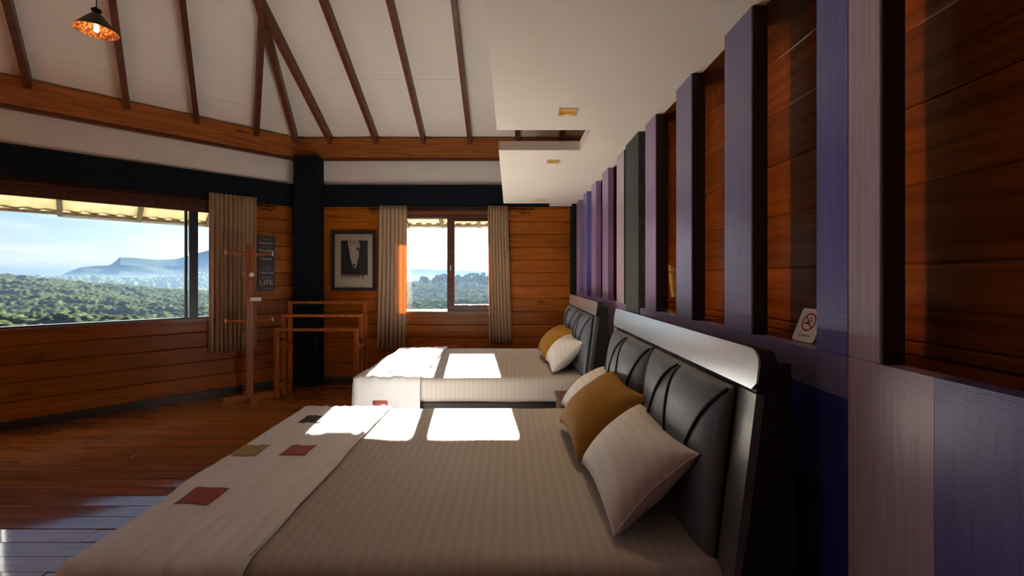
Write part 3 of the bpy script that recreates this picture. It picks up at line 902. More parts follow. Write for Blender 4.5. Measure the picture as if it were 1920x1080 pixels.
def bed(oy, dx, label, rlabel, patches, seed):
    x0, x1, y0, y1 = -1.265 + dx, 0.62 + dx, 1.175 + oy, 2.66 + oy
    b = empty('bed', ((x0 + x1) / 2, (y0 + y1) / 2, 0), 0, label, 'bed', 'double beds')
    MB().cbox(x0 + 0.06, x1 - 0.01, y0 + 0.045, y1 - 0.045, 0.10, 0.40, 0.008).build('bed_base', M['ebony'], b)
    for px in (x0 + 0.12, x1 - 0.12):
        for py in (y0 + 0.12, y1 - 0.12):
            MB().box(px - 0.035, px + 0.035, py - 0.035, py + 0.035, 0, 0.10).build('leg', M['ebony'], b)
    def dm(p, n):
        w = 0.004 * float(vnoise(p.x * 2.3 + seed, p.y * 2.9, seed)) + 0.002 * float(vnoise(p.x * 7, p.y * 6 + p.z * 9, seed + 3))
        return n * w
    rbox(x0, x1, y0, y1, 0.40, BT, 0.055, 54, 44, 10, None, dm).build('mattress', M['sheet'], b, True)
    # headboard
    ya, yb = 1.139 + oy, 2.70 + oy
    hb = MB().prism([lean(dx, ya + 0.01, -0.52), lean(dx, ya + 0.01, 0.45), lean(dx, ya + 0.01, 0.45, -0.03), lean(dx, ya + 0.01, -0.52, -0.03)], (0, yb - ya - 0.02, 0)).build('headboard', M['ebony'], b)
    for s0, s1 in ((ya, ya + 0.09), (yb - 0.09, yb)):
        MB().prism([lean(dx, s0, -0.40, 0.006), lean(dx, s0, 0.435, 0.006), lean(dx, s0, 0.435, -0.018), lean(dx, s0, -0.40, -0.018)], (0, s1 - s0, 0)).build('stile', M['stile'], hb)
    for s0 in (ya, yb - 0.03):
        MB().prism([(0.54 + dx, s0, 0.0), (0.585 + dx, s0, 0.45), lean(dx, s0, 0.10, -0.02), lean(dx, s0, 0.52, -0.02), (0.745 + dx, s0, 1.17), (0.775 + dx, s0, 0.0)], (0, 0.03, 0)).build('side_panel', M['ebony'], hb)
    # cap rail with rounded ends
    ca, cb_, r_ = ya - 0.004, yb + 0.004, 0.045
    t0_, t1_ = 0.445, 0.553
    poly = []
    for (cy_, ct, a0) in ((cb_ - r_, t1_ - r_, 0), (ca + r_, t1_ - r_, 90)):
        for k in range(9):
            a = math.radians(a0 + 90 * k / 8)
            poly.append((cy_ + r_ * math.cos(a), ct + r_ * math.sin(a)))
    poly += [(ca, t0_ + 0.02), (ca + 0.02, t0_), (cb_ - 0.02, t0_), (cb_, t0_ + 0.02)]
    mb_ = MB()
    front = [lean(dx, p[0], p[1], 0.012) for p in poly]
    mb_.prism([p + (lean(0, 0, 0, -0.006) - lean(0, 0, 0, 0)) for p in front], lean(0, 0, 0, -0.046) - lean(0, 0, 0, 0))
    cap = mb_.build('cap_rail', M['ebony'], b)
    MB().prism(front, lean(0, 0, 0, -0.0058) - lean(0, 0, 0, 0)).build('cap_face', M['lacquer'], cap)
    # two padded leather panels with piping
    gap = (ya + yb) / 2
    for (p0, p1) in ((ya + 0.092, gap - 0.012), (gap + 0.012, yb - 0.092)):
        hw = (p1 - p0) / 2
        cy_ = (p0 + p1) / 2
        nv_, nu_ = 26, 26
        def surf(u, v):                     # u, v in -1..1, bulging face
            e = (1 - abs(u) ** 3.2) * (1 - abs(v) ** 4.0)
            o_ = 0.012 + 0.075 * max(e, 0) ** 0.42
            # drawn in along the two piping points
            for uc in (-0.5, 0.5):
                d2 = ((u - uc) / 0.33) ** 2 + ((v + 0.55) / 0.5) ** 2
                o_ -= 0.016 * math.exp(-d2)
            o_ -= 0.010 * math.exp(-(u / 0.10) ** 2) * (0.5 + 0.5 * v)
            return lean(dx, cy_ + u * hw, 0.435 * 0.5 * (v + 1) * 1.19 - 0.085, o_)
        V, Fc = [], []
        for j in range(nv_ + 1):
            for i in range(nu_ + 1):
                uu = math.sin((i / nu_ - 0.5) * math.pi); vv = math.sin((j / nv_ - 0.5) * math.pi)
                V.append(surf(uu, vv))
        for j in range(nv_):
            for i in range(nu_):
                a = j * (nu_ + 1) + i
                Fc.append([a, a + 1, a + nu_ + 2, a + nu_ + 1])
        # closed back
        nb = len(V)
        ring = [i for i in range(nu_ + 1)] + [j * (nu_ + 1) + nu_ for j in range(1, nv_ + 1)] + [nv_ * (nu_ + 1) + i for i in range(nu_ - 1, -1, -1)] + [j * (nu_ + 1) for j in range(nv_ - 1, 0, -1)]
        Fc.append(ring[::-1])
        cu_ = put('cushion_panel', V, Fc, M['leather'], b, True)
        def cord(fu):
            pts = []
            for k in range(19):
                s = k / 18
                v = 0.96 - 1.50 * s
                pts.append(surf(fu(s), v) + Vector((-0.003, 0, 0)))
            MB().tube(pts, 0.0058, 6).build('piping_cord', M['cord'], cu_, True)
        for uc in (-0.5, 0.5):
            for sg in (-1, 1):
                cord((lambda s, uc=uc: uc + 0.46 * (1 - s ** 2.6)) if sg > 0 else (lambda s, uc=uc: uc - 0.47 * (1 - s) ** 1.7))
            q = surf(uc, -0.55) + Vector((-0.004, 0, 0))
            MB().lathe([(0.0, 0.006), (0.006, 0.0045), (0.008, 0), (0.006, -0.0045), (0.0, -0.006)], q, 10).build('button', M['cord'], cu_, True)
    # folded cover across the foot end
    rs = seed + 11
    rx0, rx1, ry0, ry1 = x0 - 0.018, -0.735 + dx, y0 - 0.018, y1 + 0.018
    ru = empty('bed_cover', ((rx0 + rx1) / 2, (y0 + y1) / 2, 0.15), 0, rlabel, 'bed cover', 'covers folded over the bed ends')
    def dr(p, n):
        w = 0.0
        if n.z > 0.5:
            # long creases that run across the bed
            q = p.x * 9 + 1.2 * float(vnoise(p.x * 2, p.y * 1.5, rs))
            w = 0.011 * (1 - abs(float(vnoise(q, p.y * 1.6, rs)))) ** 4 + 0.006 * (1 - abs(float(vnoise(p.x * 17 + p.y * 2.2, p.y * 2.4, rs + 1)))) ** 5
        else:
            k = min(1.0, max(0.0, (BT - p.z) / 0.35))
            w = 0.016 * k * float(vnoise(p.x * 7 + p.y * 6, p.z * 1.2, rs + 2)) + 0.010 * k
        return n * w
    rb = rbox(rx0, rx1 + 0.2, ry0, ry1, 0.15, BT + 0.008, 0.062, 84, 84, 16, lambda c: c.x > rx1 or c.z < 0.17, dr)
    cov = rb.build('cloth', M['runner'], ru, True)
    sd = cov.modifiers.new('thick', 'SOLIDIFY'); sd.thickness = 0.004; sd.offset = -1
    # hem along the head-side edge
    hem = [(rx1 - 0.004, y, BT + 0.0105 + 0.003 * float(vnoise(y * 3, 1.0, rs))) for y in np.linspace(ry0 + 0.06, ry1 - 0.06, 30)]
    MB().tube(hem, 0.0045, 6).build('hem', M['runner'], ru, True)
    for (mat, cx_, cy_, side) in patches:
        s_ = 0.058
        if side == 'top':
            n_ = 16
            V = []
            for j in range(n_ + 1):
                for i in range(n_ + 1):
                    px = cx_ + dx + s_ * (2 * i / n_ - 1); py = cy_ + oy + s_ * (2 * j / n_ - 1)
                    base = Vector((px, py, BT + 0.008))
                    V.append(base + dr(base, Vector((0, 0, 1))) + Vector((0, 0, 0.0030)))
            Fp = [[j * (n_ + 1) + i, j * (n_ + 1) + i + 1, (j + 1) * (n_ + 1) + i + 1, (j + 1) * (n_ + 1) + i] for j in range(n_) for i in range(n_)]
        else:
            V = [(cx_ + dx + a * s_, ry0 - 0.022, cy_ + c_ * s_) for c_ in (-1, 1) for a in (-1, 1)]
            Fp = [[0, 1, 3, 2]]
        o = put('square_patch', V, Fp, mat, ru, True)
        sd = o.modifiers.new('thick', 'SOLIDIFY'); sd.thickness = 0.001; sd.offset = -1
    return b

P_ = M
bed(0.0, 0.0, 'nearer double bed with striped beige sheet, filling the foreground', 'cream cover with brick-red, tan and charcoal squares across the foot of the nearer bed',
    [(M['p_dark'], -1.095, 2.385, 'top'), (M['p_tan'], -1.185, 1.955, 'top'), (M['p_red'], -0.965, 1.95, 'top'), (M['p_red'], -1.105, 1.54, 'top')], 3)
bed(2.22, 0.02, 'farther double bed with striped beige sheet, below the small window', 'cream cover with coloured squares across the foot of the farther bed',
    [(M['p_tan'], -1.01, 1.74, 'top'), (M['p_red'], -0.99, 1.40, 'top'), (M['p_tan'], -1.01, 2.15, 'top'), (M['p_red'], -1.04, 0.375, 'side'), (M['p_dark'], -0.93, 2.45, 'top')], 8)

def pillow(name, label, mat, A, Bp, top, T, cat, group, pinch=0.12):
    """A, Bp: lower corners on the bed (far, near); top: offset from the lower to the upper edge"""
    A, Bp, top = Vector(A), Vector(Bp), Vector(top)
    U = (Bp - A); Vv = top
    c = (A + Bp) / 2 + Vv / 2
    n = U.cross(Vv).normalized()
    if n.z < 0: n = -n
    nn = 22
    pts, faces = [], []
    rnd = random.Random(hash(label) % 1000)
    sd_ = rnd.randint(1, 99)
    for side in (1, -1):
        for j in range(nn + 1):
            for i in range(nn + 1):
                u = math.sin((i / nn - 0.5) * math.pi); v = math.sin((j / nn - 0.5) * math.pi)
                pu = u * (1 - pinch * (1 - v * v)); pv = v * (1 - pinch * (1 - u * u))
                h_ = T * max(0.0, (1 - u * u) * (1 - v * v)) ** 0.42
                h_ += side * 0.010 * float(vnoise(u * 2.2 + 5, v * 2.2, sd_)) * (1 - u * u) * (1 - v * v)
                p = c + U * pu / 2 + Vv * pv / 2 + n * side * h_
                if side == -1 and p.z < BT + 0.009: p.z = BT + 0.009
                pts.append(p)
        b0 = 0 if side == 1 else (nn + 1) ** 2
        for j in range(nn):
            for i in range(nn):
                a = b0 + j * (nn + 1) + i
                faces.append([a, a + 1, a + nn + 2, a + nn + 1])
    o = empty(name, ((A + Bp) / 2), 0, label, cat, group)
    put('cushion', pts, faces, mat, o, True)
    # piped seam around the edge
    seam = []
    for k in range(4 * nn):
        e, i = divmod(k, nn)
        w_ = math.sin((i / nn - 0.5) * math.pi)
        u, v = ((w_, -1), (1, w_), (-w_, 1), (-1, -w_))[e]
        seam.append(c + U * u * (1 - pinch * (1 - v * v)) / 2 + Vv * v * (1 - pinch * (1 - u * u)) / 2)
    seam.append(seam[0])
    MB().tube(seam, 0.003, 5).build('seam', mat, o, True)
    return o
for oy, dx, wh in ((0, 0, 'nearer'), (2.22, 0.03, 'farther')):
    g = 'pillows leaning on the headboards'
    pillow('pillow', 'striped beige pillow at the near side of the %s bed' % wh, M['pillow'], (0.300 + dx, 1.80 + oy, 0.625), (0.310 + dx, 1.285 + oy, 0.625), (0.255, 0.0, 0.245), 0.10, 'pillow', g)
    pillow('pillow', 'striped beige pillow at the far side of the %s bed, behind the mustard cushion' % wh, M['pillow'], (0.315 + dx, 2.64 + oy, 0.625), (0.330 + dx, 2.14 + oy, 0.625), (0.265, 0.0, 0.225), 0.095, 'pillow', g)
    pillow('throw_cushion', 'mustard yellow cushion between the pillows of the %s bed' % wh, M['mustard'], (0.262 + dx, 2.27 + oy, 0.640), (0.280 + dx, 1.775 + oy, 0.640), (0.290, 0.0, 0.262), 0.110, 'cushion', 'mustard cushions')

# nightstand between the beds
ns = empty('nightstand', (0.57, 3.02, 0), 0, 'small brown wooden nightstand tucked between the two beds', 'nightstand')
MB().cbox(0.345, 0.80, 2.86, 3.18, 0.06, 0.53, 0.004).build('body', M['stand'], ns)
MB().cbox(0.325, 0.81, 2.84, 3.20, 0.53, 0.555, 0.005).build('table_top', M['stand'], ns)
for k in range(2):
    d = MB().cbox(0.335, 0.346, 2.875, 3.165, 0.10 + 0.21 * k, 0.29 + 0.21 * k, 0.003).build('drawer', M['stand'], ns)
    MB().lathe([(0, 0.02), (0.009, 0.018), (0.012, 0.01), (0.006, 0.0)], (0.335, 3.02, 0.195 + 0.21 * k), 10, Matrix.Rotation(-math.pi / 2, 3, 'Y')).build('knob', M['iron'], d, True)
for px in (0.37, 0.775):
    for py in (2.885, 3.155):
        MB().box(px - 0.02, px + 0.02, py - 0.02, py + 0.02, 0, 0.06).build('leg', M['stand'], ns)

# ------------------------------------------------------------------ coat stand
cs = empty('coat_stand', (-2.955, 4.86, 0), math.radians(40), 'red-brown wooden coat stand with round pegs in front of the wide curtain', 'coat stand')
CM = Matrix.Translation(cs.location) @ cs.rotation_euler.to_matrix().to_4x4()
def cpt(x, y, z): return CM @ Vector((x, y, z))
def cput(m_, name, mat, parent=None, smooth=False):
    m_.v = [CM @ p for p in m_.v]
    return m_.build(name, mat, parent or cs, smooth)
cput(MB().cbox(-0.036, 0.036, -0.03, 0.03, 0.07, 1.755, 0.004), 'upright', M['rack'])
M['pegend'] = plain('lit_peg_end', (0.72, 0.60, 0.52), 0.35, 0.08, 20)  # pale colour stands for window light caught by the peg ends
for z_, s_, ax in ((1.665, -1, 0), (1.66, 1, 0), (1.415, -1, 1), (0.905, -1, 0), (0.90, 1, 0), (1.43, 1, 1), (0.72, 1, 1)):
    L_ = 0.195
    if ax == 0:
        a, b_ = Vector((s_ * 0.03, 0, z_)), Vector((s_ * (0.03 + L_), -0.015 * s_, z_ + 0.012))
    else:
        a, b_ = Vector((-0.01, s_ * 0.03, z_)), Vector((-0.015, s_ * (0.03 + L_), z_ + 0.012))
    pg = cput(MB().tube([a, b_], 0.016, 12), 'peg', M['rack'])
    e = (b_ - a).normalized()
    cput(MB().tube([b_ - e * 0.004, b_ + e * 0.008, b_ + e * 0.011], [0.025, 0.025, 0.021], 14), 'peg_end', M['pegend'], pg)
cput(MB().cbox(-0.25, 0.25, -0.035, 0.035, 0.0, 0.07, 0.005), 'foot', M['rack'])
cput(MB().cbox(-0.035, 0.035, -0.25, -0.036, 0.0, 0.065, 0.005), 'foot', M['rack'])
cput(MB().cbox(-0.035, 0.035, 0.036, 0.25, 0.0, 0.065, 0.005), 'foot', M['rack'])
M['card'] = plain('white_card', (0.80, 0.78, 0.76), 0.5, 0.03, 20)
tg = empty('paper_tag', (-2.86, 4.80, 1.12), 0, 'small white paper tag on the coat stand', 'tag')
MB().box(-2.915, -2.79, 4.801, 4.803, 1.135, 1.175).build('tag_card', M['card'], tg)
MB().tube([(-2.91, 4.802, 1.155), (-2.925, 4.82, 1.165), (-2.94, 4.84, 1.17)], 0.002, 5).build('tag_string', M['card'], tg)

# ------------------------------------------------------------------ stepped towel rack
tr = empty('towel_rack', (-2.26, 5.15, 0), 0, 'stepped wooden towel rack with three rails in front of the black column', 'towel rack')
TX0, TX1 = -2.745, -1.775
for yy, zt in ((5.0, 0.805), (5.15, 0.955), (5.30, 1.105)):
    q = 0.02
    MB().cbox(TX0, TX1, yy - q, yy + q, zt - 0.032, zt, 0.004).build('rail', M['rack'], tr)
    for x_ in (TX0, TX1 - 0.045):
        MB().cbox(x_, x_ + 0.045, yy - q, yy + q, 0.0, zt - 0.032, 0.004).build('leg', M['rack'], tr)
for x_ in (TX0 + 0.006, TX1 - 0.039):
    for z_ in (0.10, 0.56):
        MB().box(x_, x_ + 0.033, 5.02, 5.13, z_, z_ + 0.045).build('side_bar', M['rack'], tr)
        MB().box(x_, x_ + 0.033, 5.17, 5.28, z_, z_ + 0.045).build('side_bar', M['rack'], tr)
    for z_ in (0.58, 0.66):
        MB().tube([(x_ + 0.016, 5.105, z_), (x_ + 0.016, 5.13, z_)], 0.014, 10).build('bolt', M['iron'], tr)

# ------------------------------------------------------------------ pictures and signs
pic = empty('framed_picture', (-2.07, D - 0.02, 1.22), 0, 'black-framed print of a pale horse head on dark ground, beside the column', 'picture')
PX0, PX1, PZ0, PZ1 = -2.37, -1.776, 1.222, 2.016
slab([PX0, PX0 + 0.045, PX1 - 0.045, PX1], [PZ0, PZ0 + 0.042, PZ1 - 0.045, PZ1], lambda u, v: not (PX0 + 0.045 < u < PX1 - 0.045 and PZ0 + 0.042 < v < PZ1 - 0.045), D - 0.032, D - 0.004, lambda u, v, t: (u, t, v)).build('frame', M['ebony'], pic)
M['mat'] = plain('cream_mount', (0.58, 0.49, 0.37), 0.8, 0.03, 20)
M['ink'] = plain('dark_print', (0.022, 0.024, 0.030), 0.6, 0.3, 25)
M['bone'] = plain('pale_print', (0.50, 0.43, 0.34), 0.7, 0.25, 60)
MB().box(PX0 + 0.04, PX1 - 0.04, D - 0.014, D - 0.008, PZ0 + 0.04, PZ1 - 0.04).build('mount', M['mat'], pic)
IX0, IX1, IZ0, IZ1 = -2.243, -1.888, 1.345, 1.888
ik = MB().box(IX0, IX1, D - 0.0165, D - 0.014, IZ0 + 0.10, IZ1).build('print', M['ink'], pic)
rp_ = random.Random(4)
sp_ = MB()
x = IX0
while x < IX1 - 0.004:                      # torn, dripping lower edge of the print
    w = rp_.uniform(0.006, 0.016)
    sp_.prism([(x, D - 0.0165, IZ0 + 0.102), (min(x + w, IX1), D - 0.0165, IZ0 + 0.102), (x + w * 0.5, D - 0.0165, IZ0 + rp_.uniform(0.0, 0.075))], (0, 0.0025, 0))
    x += w * rp_.uniform(0.9, 1.3)
o = sp_.build('print_fringe', M['ink'], pic); o['kind'] = 'stuff'
def flat(name, pts, mat, parent, y_=D - 0.0185):
    return MB().prism([(IX0 + (IX1 - IX0) * a, y_, IZ1 - (IZ1 - IZ0) * b_) for a, b_ in pts], (0, 0.002, 0)).build(name, mat, parent)
flat('horse_head', [(0.24, 0.02), (0.36, 0.0), (0.62, 0.0), (0.70, 0.03), (0.72, 0.16), (0.67, 0.24), (0.68, 0.38), (0.62, 0.50), (0.60, 0.60), (0.54, 0.68), (0.49, 0.67), (0.42, 0.58), (0.36, 0.46), (0.33, 0.30), (0.29, 0.17)], M['bone'], pic)
flat('blaze', [(0.44, 0.14), (0.52, 0.10), (0.54, 0.28), (0.48, 0.50), (0.44, 0.36)], M['mat'], pic, D - 0.020)
flat('cheek_shade', [(0.60, 0.17), (0.70, 0.20), (0.64, 0.24), (0.58, 0.23)], M['ink'], pic, D - 0.020)
flat('nostril_shade', [(0.44, 0.58), (0.56, 0.57), (0.53, 0.645), (0.48, 0.645)], M['ink'], pic, D - 0.020)
for k in range(9):
    a = 0.24 + k * 0.055
    flat('mane_lock', [(a, 0.0), (a + 0.022, 0.0), (a + 0.03 * math.sin(k * 2.1), 0.12 + 0.03 * (k % 3))], M['mat'] if k % 2 else M['ink'], pic, D - 0.0215)
MB().box(PX0 + 0.045, PX1 - 0.045, D - 0.027, D - 0.025, PZ0 + 0.042, PZ1 - 0.045).build('glazing', M['glass'], pic)

M['board'] = plain('black_sign_board', (0.016, 0.016, 0.018), 0.55, 0.25, 30)
M['chalk'] = plain('white_lettering', (0.50, 0.45, 0.42), 0.7, 0.2, 80)
SB0, SB1 = 0.275, 0.470                      # along the angled wall (s)
LROT = Matrix(((R2, 0, R2), (R2, 0, -R2), (0, 1, 0))).to_4x4()   # text x along the wall, y up, z into the room
def sign(label, z0, z1, lines, rules):
    s = empty('wall_sign', LW((SB0 + SB1) / 2, 0.01, z0), 0, label, 'sign', 'black lettered signs')
    lbox(SB0, SB1, 0.002, 0.016, z0, z1).build('board', M['board'], s)
    for txt, size, zc in lines:
        c = LW((SB0 + SB1) / 2, 0.0172, z0 + (z1 - z0) * zc)
        text_mesh('lettering', txt, size, M['chalk'], s, Matrix.Translation(c) @ LROT)
    for hw, zc in rules:
        m_ = (SB0 + SB1) / 2
        zc_ = z0 + (z1 - z0) * zc
        lbox(m_ - hw, m_ + hw, 0.016, 0.0175, zc_ - 0.0018, zc_ + 0.0018).build('rule', M['chalk'], s)
sign('upper black sign with script lettering, next to the wide curtain', 1.580, 1.928, [('Healthier', 0.042, 0.72), ('Wealthy', 0.052, 0.45), ('Happy', 0.048, 0.16)], [(0.035, 0.86), (0.045, 0.585), (0.04, 0.30)])
sign('lower black sign with large letters reading LIFE', 1.228, 1.572, [('CREATIVE', 0.036, 0.66), ('LIFE', 0.092, 0.30)], [(0.055, 0.88), (0.05, 0.80), (0.055, 0.53), (0.055, 0.47), (0.055, 0.10)])

# ------------------------------------------------------------------ pendant lamp
PENDANT_W = 1.6
M['shade_out'] = plain('black_lamp_shade', (0.018, 0.014, 0.012), 0.45, 0.2, 20)
def hammered(name):
    m, t, b, out = new_mat(name)
    N, K = t.nodes.new, t.links.new
    tc = N('ShaderNodeTexCoord'); vo = N('ShaderNodeTexVoronoi'); vo.inputs['Scale'].default_value = 62.0
    K(tc.outputs['Object'], vo.inputs['Vector'])
    r = N('ShaderNodeValToRGB')
    r.color_ramp.elements[0].position = 0.1; r.color_ramp.elements[0].color = (0.50, 0.22, 0.06, 1)
    r.color_ramp.elements[1].position = 0.6; r.color_ramp.elements[1].color = (0.10, 0.028, 0.008, 1)
    K(vo.outputs['Distance'], r.inputs['Fac']); K(r.outputs['Color'], b.inputs['Base Color'])
    b.inputs['Roughness'].default_value = 0.45
    b.inputs['Metallic'].default_value = 0.4
    bp = N('ShaderNodeBump'); bp.inputs['Strength'].default_value = 0.8; bp.inputs['Distance'].default_value = 0.006; bp.invert = True
    K(vo.outputs['Distance'], bp.inputs['Height']); K(bp.outputs['Normal'], b.inputs['Normal'])
    return m
M['copper'] = hammered('hammered_copper')
M['bulb'] = emissive('glowing_bulb', (1.0, 0.55, 0.14), 7.0)
def pendant(PL, label):
    pl = empty('pendant_lamp', PL, 0, label, 'lamp', 'conical pendant lamps')
    sh = MB().lathe([(0.030, 0.122), (0.052, 0.098), (0.128, 0.0), (0.130, -0.004)], PL, 40).build('shade', M['shade_out'], pl, True)
    MB().lathe([(0.028, 0.118), (0.050, 0.094), (0.125, -0.001), (0.130, -0.004)], PL, 40).build('shade_lining', M['copper'], sh, True)
    MB().lathe([(0.0, 0.175), (0.010, 0.175), (0.013, 0.160), (0.030, 0.158), (0.032, 0.146), (0.023, 0.138), (0.024, 0.122), (0.033, 0.118)], PL, 20).build('lamp_holder', M['iron'], pl, True)
    MB().lathe([(0.0, 0.10), (0.010, 0.098), (0.012, 0.05), (0.015, 0.02), (0.014, 0.0), (0.008, -0.010), (0.0, -0.012)], PL, 16).build('bulb', M['bulb'], pl, True)
    ztop = min(p(PL.x, PL.y) for p in planes)
    MB().tube([PL + Vector((0, 0, 0.174)), PL + Vector((0, 0, 0.4)), Vector((PL.x, PL.y, ztop))], 0.0035, 6).build('cable', M['iron'], pl)
    MB().lathe([(0.0, 0.0), (0.045, 0.0), (0.045, -0.02), (0.0, -0.03)], (PL.x, PL.y, ztop - 0.01), 20).build('ceiling_rose', M['iron'], pl)
    lt = bpy.data.lights.new('pendant_glow', 'POINT')
    lt.energy = PENDANT_W
    lt.color = (1.0, 0.55, 0.2)
    lt.shadow_soft_size = 0.012
    lo = bpy.data.objects.new('pendant_glow', lt)
    lo.location = PL + Vector((0, 0, -0.03))
    COL.objects.link(lo)

pendant(Vector((-3.09, 3.2, 3.24)), 'dark conical pendant lamp with glowing bulb hanging below the rafters')

# ------------------------------------------------------------------ downlights in the soffit
M['trim'] = plain('cream_metal_trim', (0.55, 0.46, 0.32), 0.4, 0.05, 20)
M['reflector'] = plain('gold_reflector', (0.75, 0.56, 0.25), 0.25, 0.1, 20, metallic=0.7)
M['lamp_face'] = emissive('downlight_lamp', (1.0, 0.66, 0.24), 3.2)
where = ('on the camera side of the soffit notch', 'just past the soffit notch', 'at the window end of the soffit')
for (lx, ly), wh in zip(lights, where):
    d = empty('downlight', (lx, ly, ZS), 0, 'small square gold downlight %s' % wh, 'downlight', 'square downlights in the soffit')
    slab([lx - 0.055, lx - 0.043, lx + 0.043, lx + 0.055], [ly - 0.055, ly - 0.043, ly + 0.043, ly + 0.055], lambda u, v: not (abs(u - lx) < 0.043 and abs(v - ly) < 0.043), ZS - 0.004, ZS - 0.0005, lambda u, v, t: (u, v, t)).build('trim_ring', M['trim'], d)
    mm_ = MB()
    a, b_ = 0.0435, 0.03
    v = [(lx + s * a, ly + t * a, ZS - 0.0005) for s, t in ((-1, -1), (1, -1), (1, 1), (-1, 1))] + [(lx + s * b_, ly + t * b_, ZS + 0.045) for s, t in ((-1, -1), (1, -1), (1, 1), (-1, 1))]
    mm_.add(v, [[0, 1, 5, 4], [1, 2, 6, 5], [2, 3, 7, 6], [3, 0, 4, 7]])
    mm_.build('reflector', M['reflector'], d)
    MB().box(lx - 0.030, lx + 0.030, ly - 0.030, ly + 0.030, ZS + 0.0455, ZS + 0.055).build('lamp_face', M['lamp_face'], d)
    sl_ = bpy.data.lights.new('downlight_beam', 'SPOT')
    sl_.energy = 14.0
    sl_.spot_size = math.radians(100)
    sl_.spot_blend = 0.8
    sl_.color = (1.0, 0.72, 0.40)
    sl_.shadow_soft_size = 0.02
    s2 = bpy.data.objects.new('downlight_beam', sl_)
    s2.location = (lx, ly, ZS + 0.02)
    COL.objects.link(s2)

# ------------------------------------------------------------------ led tape ends hanging in the recess
def led(label, p0, p1, n):
    p0, p1 = Vector(p0), Vector(p1)
    s = empty('led_strip', p1, 0, label, 'led strip', 'led tapes in the recess')
    t = (p1 - p0)
    MB().prism([p0 + Vector((0.0, -0.004, 0)), p0 + Vector((0.0, 0.004, 0)), p1 + Vector((0.0, 0.004, 0)), p1 + Vector((0.0, -0.004, 0))], (0.002, 0, 0)).build('tape', M['led_tape'], s)
    mb_ = MB()
    for k in range(n):
        q = p0 + t * (k + 0.5) / n
        mb_.box(q.x - 0.003, q.x, q.y - 0.0035, q.y + 0.0035, q.z - 0.0035, q.z + 0.0035)
    o = mb_.build('diodes', M['led'], s); o['kind'] = 'stuff'
def RX(px, py, X):           # point where the sight line of a pixel meets the plane x = X
    Y = F * X / (px - 957.0)
    return Vector((X, Y, H - (py - 520.0) * Y / F))
led('lit led tape end hanging behind the mauve post next to the stucco pier', RX(1245, 497, 1.015), RX(1252, 557, 1.015), 14)
led('lit led tape end hanging in the recess behind the farther headboard', RX(1107.5, 510, 1.015), RX(1108.5, 551, 1.015), 12)

# ------------------------------------------------------------------ no-smoking tent card on the sill
tcx, tcy = 0.905, 1.333
tcard = empty('no_smoking_card', (tcx + 0.03, tcy, LEDGE - 0.004), 0, 'white no-smoking tent card standing on the recess sill', 'card')
CW, CHt = 0.048, 0.108
tilt = math.atan2(0.036, 0.092)
def card_pt(a, b_, off=0.0):                 # a across (towards the camera), b_ up the leaf
    return Vector((tcx + math.sin(tilt) * b_ - math.cos(tilt) * off, tcy - a, LEDGE - 0.003 + math.cos(tilt) * b_ + math.sin(tilt) * off))
out_ = []
for (cx_, cy_, a0) in ((CW - 0.01, 0.01, -90), (CW - 0.01, CHt - 0.01, 0), (-CW + 0.01, CHt - 0.01, 90), (-CW + 0.01, 0.01, 180)):
    for k in range(5):
        a = math.radians(a0 + 90 * k / 4)
        out_.append((cx_ + 0.01 * math.cos(a), cy_ + 0.01 * math.sin(a)))
MB().prism([card_pt(a, b_) for a, b_ in out_], card_pt(0, 0, -0.0015) - card_pt(0, 0)).build('front_leaf', M['card'], tcard)
top = card_pt(0, CHt, -0.002)
MB().prism([(top.x, tcy - CW, top.z), (top.x, tcy + CW, top.z), (top.x + 0.034, tcy + CW, LEDGE - 0.003), (top.x + 0.034, tcy - CW, LEDGE - 0.003)], (0.0015, 0, 0)).build('back_leaf', M['card'], tcard)
M['sign_red'] = plain('red_print', (0.45, 0.02, 0.025), 0.5, 0.05, 20)
M['sign_black'] = plain('black_print', (0.02, 0.02, 0.02), 0.5, 0.05, 20)
def ringpts(r): return [card_pt(r * math.cos(k * math.pi / 16), 0.064 + r * math.sin(k * math.pi / 16), 0.0006) for k in range(32)]
ro, ri = ringpts(0.030), ringpts(0.0245)
MB().add(ro + ri, [[k, (k + 1) % 32, 32 + (k + 1) % 32, 32 + k] for k in range(32)]).build('prohibition_ring', M['sign_red'], tcard)
def stripe(p, q, w_, mat, name, off=0.0007):
    d_ = (Vector(q) - Vector(p)).normalized(); n_ = Vector((-d_.y, d_.x)) * w_ / 2
    ps = [Vector(p) + n_, Vector(q) + n_, Vector(q) - n_, Vector(p) - n_]
    MB().add([card_pt(a.x, a.y, off) for a in ps], [[0, 1, 2, 3]]).build(name, mat, tcard)
stripe((-0.018, 0.082), (0.018, 0.046), 0.005, M['sign_red'], 'prohibition_bar', 0.0009)
stripe((-0.018, 0.060), (0.006, 0.060), 0.005, M['sign_black'], 'cigarette_symbol')
for k in range(2):
    pts = [card_pt(0.002 + 0.008 * k + 0.003 * math.sin(j * 0.9), 0.066 + j * 0.0022, 0.0010) for j in range(7)]
    MB().tube(pts, 0.0008, 4).build('smoke_symbol', M['sign_black'], tcard)
cm_ = Matrix.Identity(4)
ax, ay = (card_pt(1, 0) - card_pt(0, 0)).normalized(), (card_pt(0, 1) - card_pt(0, 0)).normalized()
az = ax.cross(ay)
for i in range(3):
    cm_[i][0], cm_[i][1], cm_[i][2] = ax[i], ay[i], az[i]
text_mesh('lettering', 'NO SMOKING', 0.0085, M['sign_red'], tcard, Matrix.Translation(card_pt(0, 0.020, 0.0006)) @ cm_, depth=0.0002)

